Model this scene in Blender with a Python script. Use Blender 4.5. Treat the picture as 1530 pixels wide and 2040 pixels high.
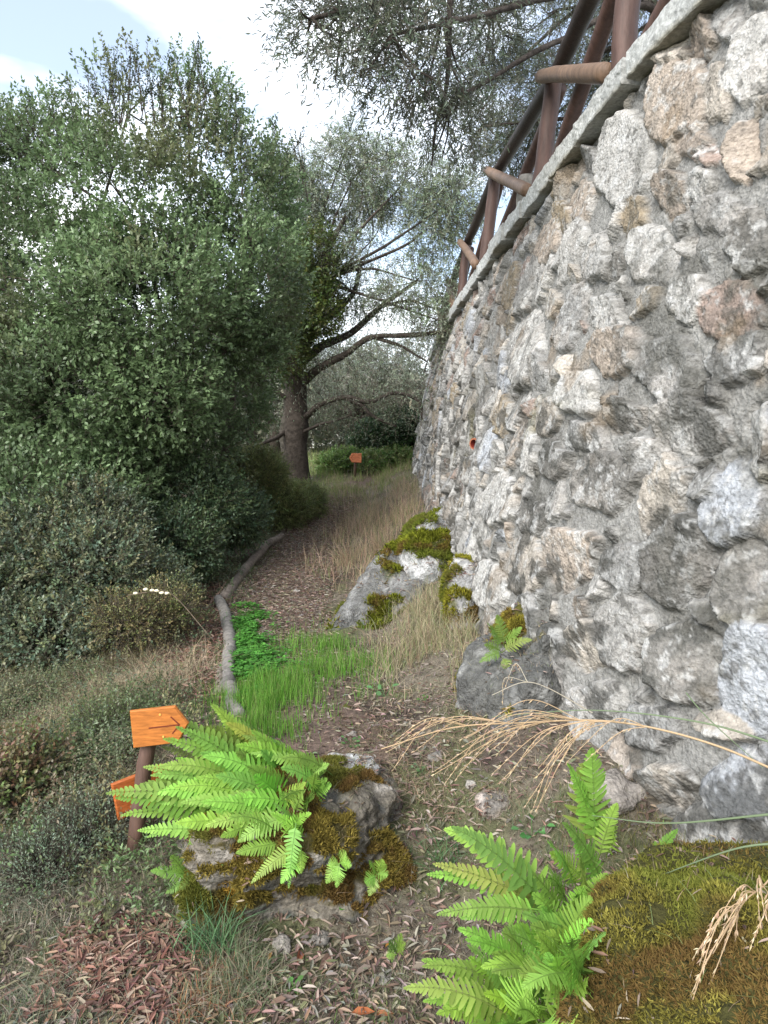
import bpy, math
import numpy as np
from mathutils import Vector

# ------------------------------------------------------------------ camera, sky, sun
sc = bpy.context.scene
for o in list(bpy.data.objects): bpy.data.objects.remove(o)
CAMZ = 1.6; PITCH = math.radians(6.1); FPX = 1404.0
cd = bpy.data.cameras.new("camera"); cam = bpy.data.objects.new("camera", cd)
sc.collection.objects.link(cam); sc.camera = cam
cam.location = (0, 0, CAMZ); cam.rotation_euler = (math.pi/2-PITCH, 0, 0)
cd.sensor_fit = 'VERTICAL'; cd.angle_y = 2*math.atan(1020/FPX); cd.clip_start = 0.05; cd.clip_end = 2000

SUN_EL, SUN_AZ = math.radians(38), math.radians(215)     # azimuth measured clockwise from +Y
w = bpy.data.worlds.new("World"); sc.world = w; w.use_nodes = True
nt = w.node_tree; nt.nodes.clear()
def N(nt, t, **k):
    n = nt.nodes.new(t)
    for a, b in k.items(): setattr(n, a, b)
    return n
sky = N(nt, 'ShaderNodeTexSky', sky_type='NISHITA', sun_disc=False, sun_elevation=SUN_EL, sun_rotation=SUN_AZ)
b1 = N(nt, 'ShaderNodeBackground'); b1.inputs[1].default_value = 0.135
b2 = N(nt, 'ShaderNodeBackground'); b2.inputs[0].default_value = (0.95, 0.98, 1.0, 1); b2.inputs[1].default_value = 1.3
tc = N(nt, 'ShaderNodeTexCoord'); mp = N(nt, 'ShaderNodeMapping'); mp.inputs['Scale'].default_value = (1, 1, 2.6)
mp.inputs['Location'].default_value = (0.35, 0.1, 0.2)
nz = N(nt, 'ShaderNodeTexNoise'); nz.inputs['Scale'].default_value = 1.7; nz.inputs['Detail'].default_value = 6; nz.inputs['Roughness'].default_value = 0.5
cr = N(nt, 'ShaderNodeValToRGB'); cr.color_ramp.elements[0].position = 0.44; cr.color_ramp.elements[1].position = 0.61
cr.color_ramp.elements[0].color = (0.17, 0.17, 0.17, 1)
mx = N(nt, 'ShaderNodeMixShader'); wo = N(nt, 'ShaderNodeOutputWorld')
L = nt.links.new
L(tc.outputs['Generated'], mp.inputs[0]); L(mp.outputs[0], nz.inputs['Vector']); L(nz.outputs[0], cr.inputs[0])
L(cr.outputs[0], mx.inputs[0]); L(sky.outputs[0], b1.inputs[0]); L(b1.outputs[0], mx.inputs[1]); L(b2.outputs[0], mx.inputs[2]); L(mx.outputs[0], wo.inputs[0])
sl = bpy.data.lights.new("sun", 'SUN'); so = bpy.data.objects.new("sun", sl); sc.collection.objects.link(so)
sl.energy = 2.3; sl.angle = math.radians(32); sl.color = (1, 0.96, 0.9)
sd = Vector((math.sin(SUN_AZ)*math.cos(SUN_EL), math.cos(SUN_AZ)*math.cos(SUN_EL), math.sin(SUN_EL)))
so.rotation_euler = sd.to_track_quat('Z', 'Y').to_euler()
sc.view_settings.view_transform = 'Standard'; sc.view_settings.look = 'None'
sc.view_settings.exposure = 1.08; sc.view_settings.gamma = 1

# ------------------------------------------------------------------ helpers
rng = np.random.default_rng(7)
A = np.array
def norm(v): return v/np.maximum(np.linalg.norm(v, axis=-1, keepdims=True), 1e-9)
CF = A([0, math.cos(PITCH), -math.sin(PITCH)]); CU = A([0, math.sin(PITCH), math.cos(PITCH)]); CR = A([1., 0, 0]); CC = A([0, 0, CAMZ])
def ray(u, v): return CF+(u-765)/FPX*CR+(1020-v)/FPX*CU
def P(u, v, y):                # the place y metres ahead that a sight line meets
    r = ray(u, v); return CC+r*y/r[1]
def proj(p):
    d = np.asarray(p)-CC; ww = d@CF; return 765+FPX*(d@CR)/ww, 1020-FPX*(d@CU)/ww

LAT = np.random.default_rng(3).random((48, 48, 48))
def vnoise(p):
    i = np.floor(p).astype(int); f = p-i; f = f*f*(3-2*f); i %= 48; j = (i+1) % 48
    x0, y0, z0 = i[..., 0], i[..., 1], i[..., 2]; x1, y1, z1 = j[..., 0], j[..., 1], j[..., 2]
    fx, fy, fz = f[..., 0], f[..., 1], f[..., 2]
    def lx(y, z): return LAT[x0, y, z]*(1-fx)+LAT[x1, y, z]*fx
    return (lx(y0, z0)*(1-fy)+lx(y1, z0)*fy)*(1-fz)+(lx(y0, z1)*(1-fy)+lx(y1, z1)*fy)*fz
def fbm(p, oct=4, rough=0.5):
    s = 0; a = 1; t = 0; p = np.asarray(p, float)
    for k in range(oct):
        s = s+a*(vnoise(p*2**k+17.3*k)-0.5)*2; t += a; a *= rough
    return s/t
def sst(a, b, x): t = np.clip((x-a)/(b-a), 0, 1); return t*t*(3-2*t)

def mesh(name, V, F, mat, parent=None, col=None, smooth=False):
    """V (n,3); F list of integer arrays (m,k)"""
    V = np.ascontiguousarray(V, dtype=np.float32)
    me = bpy.data.meshes.new(name)
    me.vertices.add(len(V)); me.vertices.foreach_set('co', V.ravel())
    F = [np.asarray(f) for f in F if len(f)]
    idx = np.concatenate([f.ravel() for f in F]).astype(np.int32)
    tot = np.concatenate([np.full(len(f), f.shape[1]) for f in F])
    st = np.concatenate([[0], np.cumsum(tot)[:-1]]).astype(np.int32)
    me.loops.add(len(idx)); me.loops.foreach_set('vertex_index', idx)
    me.polygons.add(len(st)); me.polygons.foreach_set('loop_start', st)
    me.polygons.foreach_set('use_smooth', np.full(len(st), smooth, dtype=bool))
    if col is not None:
        ca = me.color_attributes.new('Col', 'FLOAT_COLOR', 'POINT')
        c = np.ones((len(V), 4), dtype=np.float32); c[:, :3] = np.clip(col, 0, 1); ca.data.foreach_set('color', c.ravel())
    me.update(calc_edges=True)
    me.materials.append(mat)
    o = bpy.data.objects.new(name, me); sc.collection.objects.link(o)
    if parent is not None: o.parent = parent
    return o
def tag(o, label=None, cat=None, group=None, kind=None):
    for k, v in (('label', label), ('category', cat), ('group', group), ('kind', kind)):
        if v: o[k] = v
    return o
def empty(name, loc=(0, 0, 0)):
    e = bpy.data.objects.new(name, None); sc.collection.objects.link(e); e.empty_display_size = 0.1
    e['_o'] = 0; del e['_o']; return e          # things are authored in world coordinates, the empty stays at the origin of its parts
def rebase(e, loc):
    """move a thing's empty to its base, keeping its parts where they are"""
    loc = Vector([float(c) for c in loc]); e.location = loc
    for ch in bpy.data.objects:
        if ch.parent == e:
            ch.location = ch.location-loc
    return e

class MB:                      # collects pieces into ONE mesh
    def __init__(s): s.V = []; s.F = {}; s.C = []; s.n = 0
    def add(s, V, F, c=None):
        V = np.asarray(V, float).reshape(-1, 3)
        for f in (F if isinstance(F, list) else [F]):
            f = np.asarray(f)
            if len(f): s.F.setdefault(f.shape[1], []).append(f+s.n)
        c = np.asarray((1, 1, 1) if c is None else c, float)
        s.C.append(np.broadcast_to(c, V.shape)); s.V.append(V); s.n += len(V)
    def build(s, name, mat, parent=None, smooth=False):
        return mesh(name, np.concatenate(s.V), [np.concatenate(f) for f in s.F.values()], mat, parent, np.concatenate(s.C), smooth)

def tube(mb, pts, rad, sides=8, c=None, wob=0.0, cap=True, seed=0):
    pts = np.asarray(pts, float); n = len(pts); rad = np.broadcast_to(np.asarray(rad, float), (n,))
    t = norm(np.gradient(pts, axis=0)); ref = A([0, 0, 1.]) if abs(t[0][2]) < .9 else A([1., 0, 0])
    a = norm(np.cross(t, ref)); b = np.cross(t, a)
    th = np.linspace(0, 2*np.pi, sides, endpoint=False)
    ring = pts[:, None]+rad[:, None, None]*(np.cos(th)[None, :, None]*a[:, None]+np.sin(th)[None, :, None]*b[:, None])
    if wob: ring = ring+(ring-pts[:, None])*(wob*fbm(ring*6/max(rad.max()*10, .3)+seed, 3)[..., None])
    V = ring.reshape(-1, 3); i = np.arange(n-1)[:, None]*sides; j = np.arange(sides); k = (j+1) % sides
    F = np.stack([i+j, i+k, i+sides+k, i+sides+j], -1).reshape(-1, 4)
    fs = [F]
    if cap:
        V = np.concatenate([V, pts[:1], pts[-1:]]); m = n*sides
        fs.append(np.concatenate([np.stack([k, j, np.full(sides, m)], -1), np.stack([(n-1)*sides+j, (n-1)*sides+k, np.full(sides, m+1)], -1)]))
    mb.add(V, fs, c)
def curve(pts, n=24):
    pts = np.asarray(pts, float); m = len(pts)
    if m < 3: return pts[0]+(pts[-1]-pts[0])*np.linspace(0, 1, n)[:, None]
    q = np.concatenate([[2*pts[0]-pts[1]], pts, [2*pts[-1]-pts[-2]]]); T = np.linspace(0, m-1-1e-6, n); i = T.astype(int); f = (T-i)[:, None]
    a, b, c, d = q[i], q[i+1], q[i+2], q[i+3]
    return .5*(2*b+(c-a)*f+(2*a-5*b+4*c-d)*f**2+(3*b-3*c+d-a)*f**3)

def leaves(mb, p, d, n, ln, wd, col, hexa=True, fold=.25, curl=.15):
    """leaf blades: p base, d direction, n face normal"""
    d = norm(d); s = norm(np.cross(d, n)); n = np.cross(s, d); k = len(p)
    ln = np.broadcast_to(ln, (k,))[:, None]; wd = np.broadcast_to(wd, (k,))[:, None]
    if hexa:
        def pt(t, w_): return p+d*ln*t+s*wd*w_+n*(abs(w_)*wd*fold*2-curl*ln*t*t)
        V = np.stack([pt(0, 0), pt(.3, .45), pt(.7, .38), pt(1, 0), pt(.7, -.38), pt(.3, -.45)], 1)
        b = (np.arange(k)*6)[:, None]; F = np.concatenate([b+[0, 1, 2, 3], b+[0, 3, 4, 5]])
        m = 6
    else:
        V = np.stack([p, p+d*ln*.5+s*wd*.5, p+d*ln-n*curl*ln, p+d*ln*.5-s*wd*.5], 1); F = (np.arange(k)*4)[:, None]+[0, 1, 2, 3]; m = 4
    mb.add(V.reshape(-1, 3), F, np.repeat(np.broadcast_to(col, (k, 3)), m, 0))
def blades(mb, p, h, wd, lean, col, up=1.0, seg=3):
    """grass blades; lean (k,3) = horizontal throw of the tip as a share of the height"""
    k = len(p); h = np.broadcast_to(h, (k,))[:, None]; wd = np.broadcast_to(wd, (k,))[:, None]
    th = rng.uniform(0, np.pi, k); s = np.stack([np.cos(th), np.sin(th), np.zeros(k)], -1)
    V = []
    for i in range(seg+1):
        t = i/seg; l = np.linalg.norm(lean, axis=1)[:, None]
        c = p+lean*h*t**1.7+A([0, 0, 1.])*h*up*(t-.35*np.minimum(l, 1.3)*t*t)
        ww = wd*(1-t**1.6*.95)*.5
        V += [c-s*ww, c+s*ww]
    V = np.stack(V, 1); m = 2*(seg+1); b = (np.arange(k)*m)[:, None]
    F = np.concatenate([b+[2*i, 2*i+1, 2*i+3, 2*i+2] for i in range(seg)])
    mb.add(V.reshape(-1, 3), F, np.repeat(np.broadcast_to(col, (k, 3)), m, 0))
def pick(cols, k, jit=.15):
    cols = A(cols, dtype=float); c = cols[rng.integers(0, len(cols), k)]
    return c*(1+rng.normal(0, jit, (k, 1)))*(1+rng.normal(0, jit*.3, (k, 3)))

# ------------------------------------------------------------------ materials
def material(name, base=(1, 1, 1), rough=.7, trans=0., nscale=0, ncon=.4, bump=0., bscale=30, attr=True, spec=.3, bdist=.01, pits=0, rings=None):
    m = bpy.data.materials.new(name); m.use_nodes = True; t = m.node_tree; L = t.links.new
    bs = t.nodes['Principled BSDF']; out = t.nodes['Material Output']
    bs.inputs['Roughness'].default_value = rough; bs.inputs['Specular IOR Level'].default_value = spec
    if attr:
        a = N(t, 'ShaderNodeAttribute', attribute_name='Col'); c = a.outputs['Color']
    else:
        r = N(t, 'ShaderNodeRGB'); r.outputs[0].default_value = (*base, 1); c = r.outputs[0]
    g = N(t, 'ShaderNodeTexCoord').outputs['Object']
    if rings:
        mpn = N(t, 'ShaderNodeMapping'); mpn.inputs['Scale'].default_value = rings; L(g, mpn.inputs[0]); gv = mpn.outputs[0]
    else: gv = g
    if nscale:
        nn = N(t, 'ShaderNodeTexNoise'); nn.inputs['Scale'].default_value = nscale; nn.inputs['Detail'].default_value = 7; nn.inputs['Roughness'].default_value = .65
        L(gv, nn.inputs['Vector'])
        mr = N(t, 'ShaderNodeMapRange'); mr.inputs[1].default_value = .3; mr.inputs[2].default_value = .7; mr.inputs[3].default_value = 1-ncon; mr.inputs[4].default_value = 1+ncon
        L(nn.outputs[0], mr.inputs[0])
        mm = N(t, 'ShaderNodeVectorMath', operation='SCALE'); L(c, mm.inputs[0]); L(mr.outputs[0], mm.inputs['Scale']); c = mm.outputs[0]
    L(c, bs.inputs['Base Color'])
    if bump:
        nb = N(t, 'ShaderNodeTexNoise'); nb.inputs['Scale'].default_value = bscale; nb.inputs['Detail'].default_value = 8; nb.inputs['Roughness'].default_value = .7
        L(gv, nb.inputs['Vector']); h = nb.outputs[0]
        if pits:
            vo = N(t, 'ShaderNodeTexVoronoi'); vo.inputs['Scale'].default_value = pits; L(g, vo.inputs['Vector'])
            ad = N(t, 'ShaderNodeMath', operation='MULTIPLY_ADD'); L(vo.outputs['Distance'], ad.inputs[0]); ad.inputs[1].default_value = .5; L(h, ad.inputs[2]); h = ad.outputs[0]
        bp = N(t, 'ShaderNodeBump'); bp.inputs['Strength'].default_value = bump; bp.inputs['Distance'].default_value = bdist
        L(h, bp.inputs['Height']); L(bp.outputs[0], bs.inputs['Normal'])
    if trans:
        tr = N(t, 'ShaderNodeBsdfTranslucent'); mxs = N(t, 'ShaderNodeMixShader'); mxs.inputs[0].default_value = trans
        L(c, tr.inputs[0]); L(bs.outputs[0], mxs.inputs[1]); L(tr.outputs[0], mxs.inputs[2]); L(mxs.outputs[0], out.inputs[0])
    return m
M = dict(
    soil=material('soil', rough=.95, nscale=28, ncon=.55, bump=1, bscale=30, bdist=.03),
    stone=material('wall_stone', rough=.92, nscale=48, ncon=.38, bump=1, bscale=38, bdist=.015, pits=75, spec=.2),
    rock=material('rock', rough=.92, nscale=30, ncon=.5, bump=1, bscale=34, bdist=.02, pits=70, spec=.2),
    coping=material('coping_stone', rough=.9, nscale=40, ncon=.42, bump=1, bscale=60, bdist=.01, spec=.2),
    moss=material('moss', rough=1, trans=.2, spec=.1),
    leaf=material('leaf', rough=.38, trans=.38, spec=.5),
    olive=material('olive_leaf', rough=.5, trans=.3, spec=.45),
    grass=material('grass', rough=.6, trans=.3, spec=.3),
    dry=material('dry_plant', rough=.85, trans=.15, spec=.15),
    fern=material('fern_leaf', rough=.5, trans=.35, spec=.35),
    bark=material('bark', rough=.95, nscale=14, ncon=.55, bump=1, bscale=22, bdist=.04, spec=.15),
    log=material('weathered_log', rough=.9, nscale=22, ncon=.4, bump=.7, bscale=40, bdist=.01, spec=.15),
    timber=material('stained_timber', rough=.55, nscale=9, ncon=.35, bump=.5, bscale=25, bdist=.008, rings=(3, 3, .6), spec=.35),
    varnish=material('varnished_wood', rough=.42, nscale=16, ncon=.38, bump=.2, bscale=30, bdist=.003, rings=(1, 3, 7), spec=.4),
    dark=material('engraved_groove', base=(.15, .028, .012), rough=.7, attr=False),
    brass=material('screw_metal', base=(.7, .42, .1), rough=.35, attr=False),
    clay=material('pipe_clay', rough=.6, nscale=30, ncon=.2),
)

# ------------------------------------------------------------------ terrain
def xwall(y):                  # foot of the wall
    return np.interp(y, [-3, -1, 0, .8, 1.5, 2.11, 2.5, 2.95, 3.5, 4.4, 5.75, 7.7, 10, 12, 14.5, 17, 19, 21, 22.5, 23.5],
                        [3.4, 2.7, 2.3, 1.9, 1.52, 1.2, 1.02, .9, .74, .65, .62, .6, .54, .5, .55, .68, .9, 1.5, 2.6, 4.5])
def G(x, y):
    x = np.asarray(x, float); y = np.asarray(y, float)
    z = np.interp(y, [-3, 2.3, 2.75, 3.3, 4.2, 5.2, 6.7, 8, 9.3, 10.5, 12, 14, 16, 20, 40, 90, 400],
                     [-.12, -.12, .04, .08, .05, .0, .03, .15, .3, .45, .65, .85, .96, 1.03, 1.1, .8, -4])
    xl = np.interp(y, [0, 2, 4, 6.7, 9, 12, 16], [-.6, -.9, -1.15, -1.8, -1.6, -1.9, -3])
    d = np.maximum(0, xl-x); z = z-.17*np.minimum(d, 3)-.03*np.clip(d-3, 0, 30)
    xw = xwall(y); r = sst(xw-.75, xw, x)
    z = z+np.interp(y, [0, 3, 4, 8, 11, 14, 24, 30], [.45, .26, .24, .36, .38, .2, .1, 0])*r
    q = np.stack([x, y, 0*x], -1)
    return z+.06*fbm(q*.7+3, 3)+.022*fbm(q*3.1+9, 3)*sst(30, 8, y)+.008*fbm(q*13, 2)*sst(14, 5, y)
def Gp(x, y): return np.stack([x, y, G(x, y)], -1)
def hit(u, v):                 # where sight lines meet the ground
    u = np.asarray(u, float); v = np.asarray(v, float)
    r = CF+(u[..., None]-765)/FPX*CR+(1020-v[..., None])/FPX*CU; r = r/r[..., 1:2]
    y = np.full(u.shape, 1.0); done = np.zeros(u.shape, bool)
    for k in range(420):
        p = CC+r*y[..., None]; done |= p[..., 2] < G(p[..., 0], p[..., 1]); y = np.where(done, y, y*1.01)
    return CC+r*y[..., None]

def axis(a, b, step, grow, far):   # fine in [a,b], growing outwards to far
    m = np.arange(a, b, step); o = []; s = step; c = b
    while c < far: o.append(c); s *= grow; c += s
    o.append(far); i = []; s = step; c = a-step
    while c > -far: i.append(c); s *= grow; c -= s
    i.append(-far); return np.concatenate([i[::-1], m, o])
xs = axis(-3.2, 2.6, .028, 1.06, 320); ys = axis(1.0, 11, .028, 1.05, 320)
X, Y = np.meshgrid(xs, ys); Z = G(X, Y)
nx, ny = len(xs), len(ys); ii = (np.arange(ny-1)[:, None]*nx+np.arange(nx-1)).ravel()
q = np.stack([X, Y, 0*X], -1); nn = fbm(q*1.6+30, 4)
gc = A([.17, .145, .11])+0*q
leftm = sst(-.3, -1.6, X+.4*nn)[..., None]; gc = gc*(1-leftm)+A([.10, .105, .055])*leftm
patch = sst(-.05, .3, nn)[..., None]; gc = gc*(1-patch)+A([.09, .068, .055])*patch; ms2 = sst(.05, .3, fbm(q*2.7+70, 4))[..., None]*.7; gc = gc*(1-ms2)+A([.11, .125, .05])*ms2
farm = sst(12, 18, Y)[..., None]; gc = gc*(1-farm)+A([.13, .15, .07])*farm
tag(mesh('ground', np.stack([X, Y, Z], -1).reshape(-1, 3), [np.stack([ii, ii+1, ii+1+nx, ii+nx], -1)], M['soil'], col=gc.reshape(-1, 3), smooth=True), kind='structure')
# trodden path, a sheet just above the ground
def pathx(y): return np.interp(y, [3.2, 4.2, 5.3, 6.5, 8, 9.8, 12, 15, 20], [-.2, -.42, -.75, -1.0, -.93, -.95, -.6, -.2, .2])
def pathw(y): return np.interp(y, [3.2, 4.2, 6, 8, 9.6, 11, 20], [.28, .28, .38, .46, .42, .3, .25])
py_ = np.arange(3.2, 18, .04); tt = np.linspace(-1, 1, 31)
edge = pathw(py_)*(1+.25*fbm(np.stack([py_*2, 0*py_, 0*py_], -1), 3))
PX = pathx(py_)[:, None]+edge[:, None]*tt; PY = py_[:, None]+0*PX
PZ = G(PX, PY)+.012-.02*(np.abs(tt)**8)
ii = (np.arange(len(py_)-1)[:, None]*31+np.arange(30)).ravel()
pc = A([.14, .10, .08])+0*PX[..., None]
tag(mesh('path', np.stack([PX, PY, PZ], -1).reshape(-1, 3), [np.stack([ii, ii+1, ii+32, ii+31], -1)], M['soil'], col=(pc*(1+.3*fbm(np.stack([PX, PY, 0*PX], -1)*3, 3)[..., None])).reshape(-1, 3), smooth=True), kind='structure')

# ------------------------------------------------------------------ the battered stone retaining wall
ZT = 3.45
def xtop(y): return np.interp(y, [-3, -1, 0, 1.5, 2.5, 3.2, 3.85, 5.35, 6.6, 8.3, 12, 15, 17.5, 20, 22, 23.2, 24],
                                 [3.9, 3.1, 2.6, 1.95, 1.62, 1.47, 1.37, 1.3, 1.25, 1.2, 1.14, 1.16, 1.22, 1.42, 2.2, 3.3, 5])
# plan curves resampled by length
yy = np.linspace(-2.5, 23.4, 900); k = np.hanning(41); k /= k.sum()
def sm(a): return np.convolve(np.pad(a, 20, mode='reflect', reflect_type='odd'), k, 'valid')
BX = sm(xwall(yy)); yt = yy+.0; TX = sm(xtop(np.minimum(yy+.3*sst(19, 23, yy), 24))); TY = yy+.35*sst(18, 23, yy)*0
arc = np.concatenate([[0], np.cumsum(np.hypot(np.diff((BX+TX)/2), np.diff(yy)))])
S = []; s = 0.0
while s < arc[-1]:
    S.append(s); y0 = np.interp(s, arc, yy); S_ = .0034*max(1.9, math.hypot(y0, .9)); s += S_ if y0 > .9 else .03
S = A(S); H = np.concatenate([np.arange(0, 2.4, .0085), np.arange(2.4, 3.60, .0105)]); HM = 3.62
def wallpt(s, h):
    t = h/HM; y = np.interp(s, arc, yy); zb = -.15+.6*sst(3, 14, y)
    bx = np.interp(s, arc, BX)-.03*0; tx = np.interp(s, arc, TX)
    bx = bx-(tx-bx)*.12*(1-sst(3, 14, y)*.3)
    bow = .05*np.sin(np.pi*t)
    return np.stack([bx+(tx-bx)*t-bow, y+0*t, zb+(ZT-zb)*t], -1)
SS, HH = np.meshgrid(S, H); W0 = wallpt(SS, HH)
du = np.gradient(W0, axis=1); dv = np.gradient(W0, axis=0); NW = norm(np.cross(dv, du)); NW *= np.sign((NW*A([-1, -.2, .1])).sum(-1))[..., None]
cols = dict(W=(.50, .49, .47), C=(.47, .42, .36), P=(.42, .345, .28), R=(.31, .215, .175), G=(.30, .30, .295), D=(.14, .135, .125), B=(.44, .47, .52), T=(.31, .24, .15))
seen = [(1245,315,40,88,12,'W'),(1350,205,55,78,18,'P'),(1500,120,40,85,12,'W'),(1378,285,34,26,0,'P'),(1420,318,22,18,0,'R'),(1300,512,42,52,0,'W'),
 (1210,627,36,38,0,'W'),(1045,690,28,62,5,'W'),(1100,605,22,32,0,'C'),(1235,700,55,46,0,'P'),(1330,735,58,60,0,'G'),(1460,620,62,62,10,'R'),
 (1372,850,66,58,0,'W'),(1470,715,48,45,0,'G'),(1522,870,26,70,0,'W'),(1150,780,34,45,5,'W'),(1090,830,26,36,0,'C'),(1312,1000,36,86,8,'C'),
 (1462,1000,50,92,22,'B'),(1290,915,34,34,0,'G'),(1200,965,60,58,0,'D'),(1130,1110,48,58,0,'P'),(1250,1130,45,48,0,'G'),(1045,1125,34,60,8,'C'),
 (975,1165,30,46,0,'W'),(1355,1120,62,88,15,'D'),(1485,1150,52,80,0,'D'),(1245,1260,48,78,8,'W'),(1362,1315,64,76,0,'D'),(1495,1345,66,108,0,'B'),
 (1450,1440,55,36,0,'C'),(1485,1560,68,70,0,'B'),(1330,1565,50,40,0,'C'),(990,1000,30,50,5,'W'),(1170,870,40,34,0,'G'),(1012,875,20,32,0,'W'),
 (1340,392,30,40,0,'P'),(1396,380,25,36,10,'W'),(1265,425,24,34,10,'T'),(1440,430,52,34,0,'G'),(1492,300,26,56,10,'P'),(1500,480,34,60,0,'D'),
 (1160,402,24,42,15,'P'),(1092,478,18,42,18,'P'),(1190,515,24,48,5,'W'),(1365,590,45,42,0,'W'),(1120,430,16,26,0,'T'),(1180,320,16,26,0,'G'),
 (1060,1030,30,36,0,'D'),(1110,920,26,34,0,'D'),(1400,960,28,32,0,'G'),(1250,830,30,30,0,'D'),(880,900,20,44,5,'W'),(955,800,16,38,5,'C'),(1000,760,20,34,5,'C'),
 (1300,1450,60,40,0,'G'),(1190,1390,45,40,0,'W'),(1420,780,22,26,0,'G'),(1080,740,16,34,0,'G'),(1430,190,30,50,10,'C'),(1330,90,50,30,10,'C'),(1400,80,30,40,10,'P'),(1460,40,26,36,5,'G')]
cs, ch, Am, cc = [], [], [], []
sub = (slice(None, None, 6), slice(None, None, 6)); U_, V_ = proj(W0[sub]); s_, h_ = SS[sub], HH[sub]
for (u, v, ru, rv, an, c) in seen:
    k = np.argmin((U_-u)**2+(V_-v)**2); s0, h0 = s_.flat[k], h_.flat[k]; e = .03
    def pr(a, b): return A(proj(wallpt(A(a), A(b))))
    J = np.stack([(pr(s0+e, h0)-pr(s0-e, h0))/(2*e), (pr(s0, h0+e)-pr(s0, h0-e))/(2*e)], 1)
    ds = np.linalg.inv(J)@(A([u, v])-pr(s0, h0)); a = math.radians(an); Rm = A([[math.cos(a), -math.sin(a)], [math.sin(a), math.cos(a)]])
    Mx = np.linalg.inv(J)@Rm@np.diag([ru*1.14, rv*1.14])
    cs.append(s0+ds[0]); ch.append(h0+ds[1]); Am.append(np.linalg.inv(Mx)); cc.append(cols[c])
pal = 'WWWWWWCCCPPGGGDDBTR'
tries = 0; r2 = np.random.default_rng(11)
for rr in ([.20]*1800+[.15]*5000+[.11]*6500+[.075]*11000+[.045]*5000):
    s0 = r2.uniform(.3, arc[-1]); h0 = r2.uniform(.05, 3.6)
    asp = r2.uniform(1, 1.75); th = r2.uniform(-.5, .5)+(np.pi/2 if r2.random() < .45 else 0); R_ = rr*r2.uniform(.8, 1.15)
    csA = A(cs); chA = A(ch); near = np.abs(csA-s0)+np.abs(chA-h0) < .9
    if near.any():
        idx = np.nonzero(near)[0]; dp = np.stack([s0-csA[idx], h0-chA[idx]], -1)
        AA = A([Am[i] for i in idx]); q_ = np.einsum('nij,nj->ni', AA, dp); dd = np.linalg.norm(q_, axis=1); L_ = np.linalg.norm(dp, axis=1)+1e-6
        gap = L_*(1-1/np.maximum(dd, 1e-6))
        if (gap < R_*.80).any(): continue
    Mx = A([[math.cos(th), -math.sin(th)], [math.sin(th), math.cos(th)]])@np.diag([R_*math.sqrt(asp), R_/math.sqrt(asp)])
    cs.append(s0); ch.append(h0); Am.append(np.linalg.inv(Mx)); c = A(cols[pal[r2.integers(len(pal))]])*r2.uniform(.85, 1.15)
    if h0 < 1.3 and r2.random() < .25: c = c*.7
    cc.append(tuple(c))
n = len(cs); cc = A(cc)
wr = np.stack([SS, HH, 0*SS], -1)
wx = SS+.034*fbm(wr*6, 3)+.018*fbm(wr*24+5, 3); wh = HH+.034*fbm(wr*6+40, 3)+.018*fbm(wr*24+70, 3)
D1 = np.full(SS.shape, 9.); ID = np.full(SS.shape, -1, dtype=int); QX = np.zeros(SS.shape); QY = np.zeros(SS.shape)
for i in range(n):
    Mi = np.linalg.inv(Am[i]); ex = np.linalg.norm(Mi[0])*1.35+.05; ey = np.linalg.norm(Mi[1])*1.35+.05
    a, b = np.searchsorted(S, [cs[i]-ex, cs[i]+ex]); c, d = np.searchsorted(H, [ch[i]-ey, ch[i]+ey])
    if a >= b or c >= d: continue
    px = wx[c:d, a:b]-cs[i]; ph = wh[c:d, a:b]-ch[i]; qx = Am[i][0, 0]*px+Am[i][0, 1]*ph; qy = Am[i][1, 0]*px+Am[i][1, 1]*ph
    kf = r2.integers(5, 8); pa = (np.arange(kf)+r2.uniform(-.28, .28, kf))*2*np.pi/kf+r2.uniform(0, 6.28); pcc = r2.uniform(.76, 1.0, kf)
    pd = np.max([(qx*math.cos(a_)+qy*math.sin(a_))/c_ for a_, c_ in zip(pa, pcc)], axis=0); dd = .72*pd+.28*np.hypot(qx, qy)*1.04
    m = dd < D1[c:d, a:b]; D1[c:d, a:b][m] = dd[m]; ID[c:d, a:b][m] = i; QX[c:d, a:b][m] = qx[m]; QY[c:d, a:b][m] = qy[m]
rs = np.random.default_rng(5); prot = rs.uniform(.004, .030, n); tilt = rs.normal(0, .018, (n, 2)); size = A([1/np.sqrt(abs(np.linalg.det(a))) for a in Am]); prot = np.clip(prot*(size/.1)**.5, .018, .095)
IDc = np.clip(ID, 0, None); prw = np.stack([SS, HH, 0*SS], -1); ins = sst(1.12, 1.0, D1+.15*fbm(prw*13+31, 4, .6)); dome = np.clip((1.08-D1)*7, 0, 1)**.8
W3 = W0*1.0
rough = fbm(W3*9, 4, .6); rid = 1-np.abs(fbm(W3*17+3, 4, .6))*2; fine = fbm(W3*55, 2)
facet = np.abs(fbm(W3*5+ (IDc*3.7 % 11)[..., None], 3, .45)); jag = 1-np.abs(fbm(W3*26+9, 4, .65))*2.2
disp = ins*(prot[IDc]*(.55+.45*dome)+(tilt[IDc, 0]*QX+tilt[IDc, 1]*QY)*1.2+.012*rough+.020*facet-.006+.008*rid*dome+.006*jag+.004*fine)
disp += (1-ins)*(.009*rough+.012*sst(.1, .5, fbm(W3*4+60, 3))+.002*jag+.004*fine+.012*sst(1.5, 1.06, D1)*0)
disp -= .014*np.exp(-((D1+.15*fbm(prw*13+31, 4, .6)-1.07)/.05)**2)
disp += .02*fbm(W3*2, 2)
WP = W0+NW*disp[..., None]
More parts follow.
